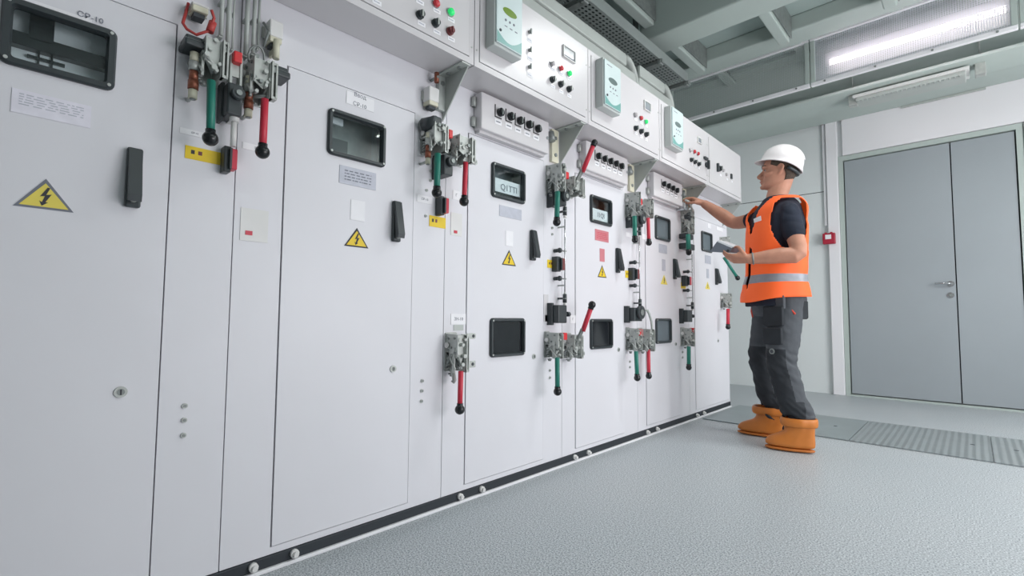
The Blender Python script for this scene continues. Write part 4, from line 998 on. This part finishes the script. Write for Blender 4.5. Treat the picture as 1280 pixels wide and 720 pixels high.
caps(b, [Hd(0.090, -0.018, -0.064), Hd(0.096, 0, -0.062), Hd(0.090, 0.018, -0.064)], [0.006, 0.0075, 0.006])
caps(b, [Hd(0.088, -0.015, -0.075), Hd(0.094, 0, -0.076), Hd(0.088, 0.015, -0.075)], [0.006, 0.0075, 0.006])
caps(b, [Hd(0.080, -0.012, -0.102), Hd(0.088, 0, -0.103), Hd(0.080, 0.012, -0.102)], [0.014, 0.014, 0.014])
# neck
caps(b, [T(-0.02, 0, 1.50), T(-0.012, 0, 1.57), Hd(-0.020, 0, -0.085), Hd(-0.03, 0, -0.02)], [0.075, 0.062, 0.060, 0.062], n=20)
# torso core
b.rings([[p for _, p in tring(z, cf, a-0.030, w-0.034, 0)] for z, cf, a, w in TOR])
# arms
caps(b, [LSH, LSH.lerp(LEL, 0.45), LEL, LEL.lerp(LWR, 0.35), LWR], [0.052, 0.050, 0.045, 0.048, 0.032], n=20)
caps(b, [RSH, RSH.lerp(REL, 0.5), REL, REL.lerp(RWR, 0.35), RWR], [0.052, 0.048, 0.044, 0.047, 0.031], n=20)
# legs
for hip, kn, an in ((LHI, LKN, LAN), (RHI, RKN, RAN)):
    caps(b, [hip, hip.lerp(kn, 0.5), kn, kn.lerp(an, 0.35), an], [0.085, 0.070, 0.054, 0.052, 0.038], n=18)
# hands: palm plus five separate fingers
def hand(b, wr, fwd, across, nrm, curls, thumb, size=1.0, spread=0.05):
    """fwd: wrist to knuckles, across: towards the index side, nrm: out of the palm"""
    fwd = fwd.normalized(); nrm = (nrm-fwd*nrm.dot(fwd)).normalized(); across = (across-fwd*across.dot(fwd)-nrm*across.dot(nrm)).normalized()
    def p(f, a, n): return wr + (fwd*f+across*a+nrm*n)*size
    for a0, a1 in ((0.026, 0.032), (0.009, 0.011), (-0.009, -0.011), (-0.024, -0.030)):
        caps(b, [p(-0.005, a0*0.6, 0), p(0.045, a0, 0.002), p(0.088-abs(a1)*0.25+0.004, a1, 0)], [0.018, 0.016, 0.0115], n=12)
    caps(b, [p(0.01, 0.018, 0.006), p(0.045, 0.034, 0.012)], [0.018, 0.014], n=12)
    for (a, ln), cv in zip(((0.032, 0.072), (0.011, 0.080), (-0.011, 0.074), (-0.030, 0.058)), curls):
        q = p(0.088-abs(a)*0.25, a, 0); ang = 0; pts = [q]; side = across*(a*spread/0.03)
        for k, (fr, cc) in enumerate(zip((0.45, 0.31, 0.24), cv)):
            ang += cc; q = q+((fwd*math.cos(ang)+nrm*math.sin(ang))+side*0.9).normalized()*ln*fr*size; pts.append(q)
        caps(b, pts, [0.0095*size, 0.0088*size, 0.008*size, 0.0068*size], n=10, sub=2)
    caps(b, [p(*v) for v in thumb], [0.0145, 0.0115, 0.0098, 0.0078], n=10, sub=2)
# right hand reaches to the latch: palm towards the cabinet and down, index and thumb pinching
hand(b, RWR+(RWR-REL).normalized()*0.012, Vector((-0.85, -0.25, 0.42)), Vector((-0.25, -0.75, 0.55)), Vector((-0.35, -0.25, -0.85)),
     [(0.35, 0.45, 0.35), (0.55, 0.7, 0.5), (0.75, 0.8, 0.5), (0.9, 0.8, 0.5)], [(0.015, 0.025, 0.008), (0.05, 0.045, 0.03), (0.085, 0.040, 0.045), (0.115, 0.030, 0.05)])
# left hand supports the device from below: palm up, fingers under it, thumb over its edge
LF = Vector((-0.93, -0.05, 0.10)); 
hand(b, LWR+(LWR-LEL).normalized()*0.010, LF, Vector((-0.05, -0.80, 0.55)), Vector((0.05, 0.55, 0.80)),
     [(0.25, 0.35, 0.3), (0.25, 0.4, 0.35), (0.3, 0.45, 0.4), (0.4, 0.5, 0.4)], [(0.015, 0.030, 0.010), (0.040, 0.050, 0.035), (0.062, 0.046, 0.058), (0.085, 0.034, 0.064)])
body = solid(b, 'body', PER, [SKIN], voxel=0.0045, smooth=3, fac=0.5)
# eyes, brows, mouth line
for s in (-1, 1):
    b = MB(EYEW); b.sphere(Hd(0.073, 0.030*s, 0.003), 0.0105, n=14, k=10)
    b.sphere(Hd(0.0795, 0.031*s, 0.003), 0.0055, EYED, n=10, k=6); b.build('eye', body)
    b = MB(HAIR); b.tube([Hd(0.100, 0.012*s, 0.026), Hd(0.096, 0.032*s, 0.032), Hd(0.076, 0.056*s, 0.026)], [0.003, 0.0042, 0.0025], n=6); b.build('eyebrow', body)
    b = MB(SKIN); b.tube([Hd(0.088, 0.018*s, 0.009), Hd(0.091, 0.031*s, 0.0125), Hd(0.080, 0.045*s, 0.008)], 0.0035, n=6); b.build('eyelid', body)
b = MB(LIP); b.tube([Hd(0.094, -0.020, -0.0695), Hd(0.1035, 0, -0.068), Hd(0.094, 0.020, -0.0695)], 0.0028, n=6); b.build('mouth', body)
# hair: short back and sides below the helmet
b = MB(HAIR); rs = []
for u, e in ((-0.075, 0.001), (-0.06, 0.003), (-0.03, 0.005), (0.0, 0.006), (0.03, 0.007), (0.06, 0.007)):
    fr = bk = w = None
    for q0, q1 in zip(PR[:-1], PR[1:]):
        if q0[0] <= u <= q1[0]:
            t_ = (u-q0[0])/(q1[0]-q0[0]); fr, bk, w = [q0[i]+(q1[i]-q0[i])*t_ for i in (1, 2, 3)]
    c = (fr+bk)/2; h = (fr-bk)/2; rg = []
    a0 = math.radians(118 if u < -0.05 else (112 if u < 0.0 else (100 if u < 0.02 else 62)))
    for i in range(33):
        th = a0+(2*PI-2*a0)*i/32; cc, ss = math.cos(th), math.sin(th)
        rg.append(Hd(c+math.copysign(abs(cc)**(2/2.3), cc)*(h+e), math.copysign(abs(ss)**(2/2.3), ss)*(w+e), u))
    rs.append(rg)
b.rings(rs, closed=False, cap=False); o = b.build('hair', PER); md = o.modifiers.new('s', 'SOLIDIFY'); md.thickness = 0.006
# helmet
ht = math.radians(13)
GF = (HFt*math.cos(ht)+HU*math.sin(ht)); GU = (HU*math.cos(ht)-HFt*math.sin(ht)); GC = Hd(-0.012, 0, 0.052)
def G(f, l, u): return GC + GF*f + HL*l + GU*u
b = MB(HELMET); rs = []
NH = 48
for a in range(11):
    t_ = a/10*PI/2; r_ = math.cos(t_)**0.85 if a < 10 else 0.02; z_ = math.sin(t_)*0.118
    rs.append([G(math.cos(2*PI*i/NH)*0.126*r_, math.sin(2*PI*i/NH)*0.106*r_, z_) for i in range(NH)])
# brim: peak at the front, small flare at the nape
def brim(i, k):
    th = 2*PI*i/NH; c = math.cos(th); fr = max(c, 0)**3; bk = max(-c, 0)**2
    return G(math.cos(th)*(0.126+k*(0.005+0.029*fr+0.004*bk)), math.sin(th)*(0.106+k*0.006), -k*(0.012+0.012*fr+0.024*bk))
R_ = [[brim(i, k) for i in range(NH)] for k in (1.0, 0.5)]
b.rings(R_+rs, cap=False); mi = 0
o = b.build('hard_hat', PER); md = o.modifiers.new('s', 'SOLIDIFY'); md.thickness = 0.005; md.offset = -1
hat = o
b = MB(HELMET); b.tube([G(0.124*math.cos(a), 0, 0.118*math.sin(a)) for a in [PI*k/16 for k in range(2, 15)]], 0.010, n=8); b.build('hat_ridge', hat)
b = MB(BLACK); b.tube([G(-0.110*math.cos(a), 0.090*math.sin(a), -0.028-0.02*math.cos(a)) for a in [-1.15+2.3*k/14 for k in range(15)]], 0.012, n=8); lab(b.build('hat_headband', hat), 'dark adjustable headband')
# navy t-shirt: torso shell plus sleeves
b = MB(NAVY)
b.rings([[p for _, p in tring(z, cf, a, w, 0.004)] for z, cf, a, w in TOR])
caps(b, [LSH+Vector((-0.03, 0.03, 0.01)), LSH, LSH.lerp(LEL, 0.35), LSH.lerp(LEL, 0.54)], [0.050, 0.056, 0.061, 0.061], n=22)
caps(b, [RSH+Vector((0.03, -0.02, 0)), RSH, RSH.lerp(REL, 0.3), RSH.lerp(REL, 0.44)], [0.056, 0.062, 0.061, 0.059], n=22)
tee = solid(b, 't_shirt', PER, [NAVY], voxel=0.006, smooth=3)
for v, n_ in zip(tee.data.vertices, [v.normal.copy() for v in tee.data.vertices]):
    c = v.co+WL['t_shirt']; v.co += n_*0.006*(abs(noise.noise(Vector((c.x*10, c.y*10, c.z*16+c.x*8))))-0.3)
# orange vest: torso shell with V neck and armholes cut out
NT = 112
zs = [0.905+0.0125*k for k in range(0, 53)]
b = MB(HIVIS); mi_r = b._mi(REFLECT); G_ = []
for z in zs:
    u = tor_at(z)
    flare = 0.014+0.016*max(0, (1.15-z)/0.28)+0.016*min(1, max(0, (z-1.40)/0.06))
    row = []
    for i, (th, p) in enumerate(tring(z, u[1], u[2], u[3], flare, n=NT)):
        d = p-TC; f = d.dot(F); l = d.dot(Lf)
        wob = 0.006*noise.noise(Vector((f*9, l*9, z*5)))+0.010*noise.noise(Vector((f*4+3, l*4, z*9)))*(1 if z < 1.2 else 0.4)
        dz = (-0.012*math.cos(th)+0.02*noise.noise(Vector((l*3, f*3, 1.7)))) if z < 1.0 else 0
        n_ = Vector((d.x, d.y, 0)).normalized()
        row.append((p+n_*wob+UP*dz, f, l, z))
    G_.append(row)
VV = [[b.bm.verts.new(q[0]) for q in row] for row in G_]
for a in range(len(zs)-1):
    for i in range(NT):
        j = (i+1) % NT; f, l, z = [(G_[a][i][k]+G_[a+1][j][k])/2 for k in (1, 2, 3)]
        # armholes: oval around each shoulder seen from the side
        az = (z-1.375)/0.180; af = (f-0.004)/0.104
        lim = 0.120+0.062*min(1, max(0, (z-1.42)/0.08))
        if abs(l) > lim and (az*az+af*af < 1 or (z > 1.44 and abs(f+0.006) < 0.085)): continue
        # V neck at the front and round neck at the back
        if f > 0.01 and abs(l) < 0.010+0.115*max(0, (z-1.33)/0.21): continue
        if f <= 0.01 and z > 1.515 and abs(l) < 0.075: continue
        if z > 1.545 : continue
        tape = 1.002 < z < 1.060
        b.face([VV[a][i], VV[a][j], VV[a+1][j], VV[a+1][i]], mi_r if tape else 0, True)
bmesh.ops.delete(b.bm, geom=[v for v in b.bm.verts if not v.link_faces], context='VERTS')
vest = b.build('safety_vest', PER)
md = vest.modifiers.new('s', 'SMOOTH'); md.iterations = 3; md.factor = 0.5
md = vest.modifiers.new('t', 'SOLIDIFY'); md.thickness = 0.005; md.offset = 1
lab(vest, 'orange high visibility vest with a grey reflective band')
# small chest print and zip
u = tor_at(1.40)
b = MB(PAPER); c = T(u[1]+u[2]+0.022, 0.085, 1.405); 
b.poly([c+Lf*-0.035+UP*0.012+F*0.002, c+Lf*0.030+UP*0.018-F*0.012, c+Lf*0.034-UP*0.012-F*0.013, c+Lf*-0.030-UP*0.014+F*0.002], F*0.004); b.build('chest_badge', vest)
# trousers
b = MB(TROUSER)
b.rings([[p for _, p in tring(z, 0.0, a, w, 0.0, n=40)] for z, a, w in ((0.80, 0.125, 0.165), (0.86, 0.140, 0.178), (0.93, 0.142, 0.180), (1.0, 0.138, 0.175))])
def leg(b, hip, kn, an, fold):
    pts = [hip+UP*0.0, hip.lerp(kn, 0.35), hip.lerp(kn, 0.7), kn, kn.lerp(an, 0.3), kn.lerp(an, 0.6), an+UP*0.10, an+UP*0.085]
    caps(b, pts, [0.100, 0.099, 0.092, 0.084, 0.082, 0.080, 0.082, 0.066], n=24, sub=4)
    rnd = random.Random(fold)
    for k in range(9):                      # cloth folds
        t_ = rnd.uniform(0.05, 1); c = (kn.lerp(an, t_) if k > 2 else hip.lerp(kn, 0.6+0.4*t_)); a = rnd.uniform(0, 6.28); r = 0.076
        p = c+Vector((math.cos(a)*r, math.sin(a)*r, 0.01)); q = c+Vector((math.cos(a+0.9)*r, math.sin(a+0.9)*r, -0.022))
        mid = c+Vector((math.cos(a+0.45)*r*1.07, math.sin(a+0.45)*r*1.07, -0.004)); caps(b, [p, mid, q], [0.007, 0.012, 0.007], n=8)
leg(b, LHI, LKN, LAN, 3); leg(b, RHI, RKN, RAN, 5)
tr = solid(b, 'work_trousers', PER, [TROUSER, TROUSERB], voxel=0.007, smooth=5)
mw = WL['work_trousers']
tr.data.calc_loop_triangles()
nrm = [v.normal.copy() for v in tr.data.vertices]
for v, n_ in zip(tr.data.vertices, nrm):
    c = v.co+mw; k = 0.5+0.9*math.exp(-((c.z-0.50)/0.10)**2)+1.1*math.exp(-((c.z-0.22)/0.10)**2)
    q = Vector((c.x*11, c.y*11, c.z*17+c.x*9))
    v.co += n_*(0.0095*k*(abs(noise.noise(q))-0.22)+0.004*k*noise.noise(q*2.3))
for p in tr.data.polygons:
    c = p.center+mw; z = c.z
    if 0.30 < z < 0.60:
        near = (c-LKN).length < (c-RKN).length
        k = LKN if near else RKN; a = LAN if near else RAN
        t_ = min(1, max(0, (0.52-z)/0.40)); ax = k.lerp(a, t_)
        if (c-ax).dot(Vector((-0.95, -0.3, 0))) > -0.02: p.material_index = 1
    if z < 0.30 and ((c-LAN).dot(Vector((-0.9, -0.4, 0))) > -0.02): p.material_index = 1
lab(tr, 'grey work trousers with black knee panels')
# trouser pockets
def pocket(name, c, n, w, h, m, th=0.014):
    n = n.normalized(); s = UP.cross(n).normalized(); u = n.cross(s)
    b = MB(m); pts = [c+s*a*w/2+u*e*h/2 for a, e in ((-1, 1), (1, 1), (1, -0.85), (0.8, -1), (-0.8, -1), (-1, -0.85))]
    b.poly([p-n*th for p in pts], n*th*1.6); o = b.build(name, tr); md = o.modifiers.new('b', 'BEVEL'); md.width = 0.005; md.segments = 2; return o
nn = Vector((-0.35, -0.94, 0))
pocket('thigh_pocket', LHI.lerp(LKN, 0.12)+nn*0.106, nn, 0.13, 0.085, TROUSER); pocket('tool_pocket', LHI.lerp(LKN, 0.33)+nn*0.106, nn, 0.125, 0.12, TROUSERB)
pocket('leg_pocket', LHI.lerp(LKN, 0.62)+nn*0.099, nn, 0.12, 0.10, TROUSERB)
b = MB(STEELD); c = LHI.lerp(LKN, 0.84)+nn*0.092; b.cyl(c, c+nn*0.004, 0.017, n=16); b.cyl(c+nn*0.004, c+nn*0.005, 0.011, TROUSER, n=14); b.build('round_badge', tr)
hp = Vector((0.9, -0.42, 0)); pocket('holster_pocket', Vector((0.835, 3.325, 0.835)), hp, 0.11, 0.11, TROUSERB, 0.022)
b = MB(ACCENT); c = Vector((0.795, 3.252, 0.85)); b.tube([c+UP*0.045, c, c-UP*0.04+Vector((0.03, 0.0, 0))], 0.006, n=6); b.build('orange_piping', tr)
c = Vector((0.530, 3.440, 0.85)); b = MB(ACCENT); b.tube([c+UP*0.03, c-UP*0.02, c-UP*0.06], [0.008, 0.014, 0.006], n=8); b.build('orange_piping', tr)
# boots
def boot(heel, toe, label):
    heel = Vector(heel); toe = Vector(toe); ax = (toe-heel).normalized(); sd = Vector((-ax.y, ax.x, 0)); Ln = (toe-heel).length
    def ring(z, s0, s1, w, p=2.4, lift=0.0):
        c = (s0+s1)/2; h = (s1-s0)/2; r = []
        for i in range(36):
            th = 2*PI*i/36; cc, ss = math.cos(th), math.sin(th)
            x = c+math.copysign(abs(cc)**(2/p), cc)*h
            ww = w*(1.0 if cc > -0.2 else 0.86)*(0.92+0.10*max(0, cc))
            r.append(heel+ax*x*Ln+sd*math.copysign(abs(ss)**(2/p), ss)*ww+UP*(z+lift*max(0, cc)))
        return r
    b = MB(BOOT, BOOTS)
    b.rings([ring(0.002, 0.02, 0.98, 0.046), ring(0.014, 0.012, 0.99, 0.051), ring(0.024, 0.014, 0.988, 0.051)], BOOTS)
    b.rings([ring(0.020, 0.015, 0.985, 0.050), ring(0.045, 0.01, 0.98, 0.052), ring(0.066, 0.01, 0.945, 0.051), ring(0.084, 0.012, 0.86, 0.048), ring(0.098, 0.015, 0.73, 0.048), ring(0.115, 0.015, 0.62, 0.050), ring(0.14, 0.01, 0.585, 0.054), ring(0.175, -0.01, 0.60, 0.060)], BOOT)
    o = b.build('rubber_boot', PER); md = o.modifiers.new('s', 'SUBSURF'); md.levels = 1; md.render_levels = 1
    b = MB(BOOT); b.rings([ring(0.150, -0.02, 0.62, 0.066), ring(0.152, -0.05, 0.66, 0.076), ring(0.175, -0.06, 0.68, 0.081), ring(0.198, -0.055, 0.665, 0.078), ring(0.205, -0.02, 0.63, 0.070), ring(0.19, 0.0, 0.61, 0.064)], cap=False)
    c = b.build('boot_cuff', o); md = c.modifiers.new('s', 'SUBSURF'); md.levels = 1; md.render_levels = 1
    lab(o, label)
boot((0.905, 3.290, 0), (0.640, 3.235, 0), 'orange rubber boot on the near foot'); boot((0.690, 3.550, 0), (0.385, 3.520, 0), 'orange rubber boot on the far foot')
# wrist watch strap on the near wrist
b = MB(STEELD); d = (LWR-LEL).normalized(); c = LWR-d*0.02; a = d.orthogonal().normalized(); e = d.cross(a)
b.tube([c+(a*math.cos(2*PI*k/20)+e*math.sin(2*PI*k/20))*0.034 for k in range(21)], 0.005, n=8); b.build('wrist_strap', PER)
# handheld device in the near hand
t = thing('handheld_device', 'slim grey handheld device with a pale top face held in the worker left hand', 'device', (0.47, 3.15, 1.20))
Q = [(0.384, 3.10, 1.207), (0.432, 3.10, 1.270), (0.528, 3.10, 1.222), (0.506, 3.10, 1.192)]
dd = Vector((0.02, 0.10, 0.004))
b = MB(DEVICE); b.poly(Q, dd); o = b.build('device_case', t); md = o.modifiers.new('b', 'BEVEL'); md.width = 0.003; md.segments = 2
a_, c_ = Vector(Q[1]), Vector(Q[2]); up_ = Vector((0.006, 0, 0.010)); dn_ = Vector((-0.002, 0, -0.004))
b = MB(DEVICEW); b.poly([a_+dn_+Vector((0.004, -0.002, 0)), a_+up_*0.5, c_+up_*0.5, c_+dn_-Vector((0.004, 0.002, 0))], dd*1.02); lab(b.build('top_face', t), 'pale top face')
b = MB(BLACK); b.cyl((0.50, 3.102, 1.203), (0.50, 3.094, 1.203), 0.008); b.build('side_button', t)

# ------------------------------------------------------------------ light
def area(name, loc, rot, sx, sy, e, col=(1, 0.97, 0.98)):
    l = bpy.data.lights.new(name, 'AREA'); l.shape = 'RECTANGLE'; l.size = sx; l.size_y = sy; l.energy = e; l.color = col
    o = bpy.data.objects.new(name, l); COL.objects.link(o); o.location = loc; o.rotation_euler = rot; return o
area('ceiling_light_middle', (1.25, 3.05, 2.93), (0, 0, 0), 0.3, 0.9, 23, (0.97, 1, 0.99))
area('ceiling_light_near', (2.3, 0.9, 3.0), (0, 0, 0), 0.4, 1.6, 14, (0.95, 1, 0.98))
area('right_fill', (3.0, 3.4, 2.8), (0, 0, 0), 0.4, 1.2, 26, (0.97, 1, 0.99))  # added unseen fill lamp, hung low so the girder web stays dark
area('door_wall_fill', (3.35, 4.2, 1.7), Vector((-0.72, 0.68, 0.03)).to_track_quat('-Z', 'Z').to_euler(), 0.9, 1.4, 46)  # added unseen fill that brightens the end wall and the door
area('side_fill', (3.35, 2.3, 0.95), (0, math.radians(90), 0), 1.1, 2.4, 45, (1, 0.955, 1.0))  # added soft fill out of view, brightens the cabinet fronts at mid height
w = bpy.data.worlds.new('room_ambient'); S.world = w; w.use_nodes = True
w.node_tree.nodes['Background'].inputs[0].default_value = (0.80, 0.90, 0.95, 1); w.node_tree.nodes['Background'].inputs[1].default_value = 0.3
# ------------------------------------------------------------------ camera
cam = bpy.data.cameras.new('camera'); cam.sensor_width = 36; cam.lens = 605.19/1280*36; cam.clip_start = 0.05
co = bpy.data.objects.new('camera', cam); COL.objects.link(co)
ya, pi_, ro = 0.7603635, 0.0602762, 0.0070125
fw = Vector((-math.sin(ya)*math.cos(pi_), math.cos(ya)*math.cos(pi_), math.sin(pi_))); rt0 = Vector((math.cos(ya), math.sin(ya), 0)); up0 = rt0.cross(fw)
rt = rt0*math.cos(ro)+up0*math.sin(ro); up = up0*math.cos(ro)-rt0*math.sin(ro)
M = Matrix((rt, up, -fw)).transposed().to_4x4(); M.translation = (1.591, 0, 0.78); co.matrix_world = M
S.camera = co
S.view_settings.view_transform = 'Standard'; S.view_settings.look = 'None'; S.view_settings.exposure = 0.09
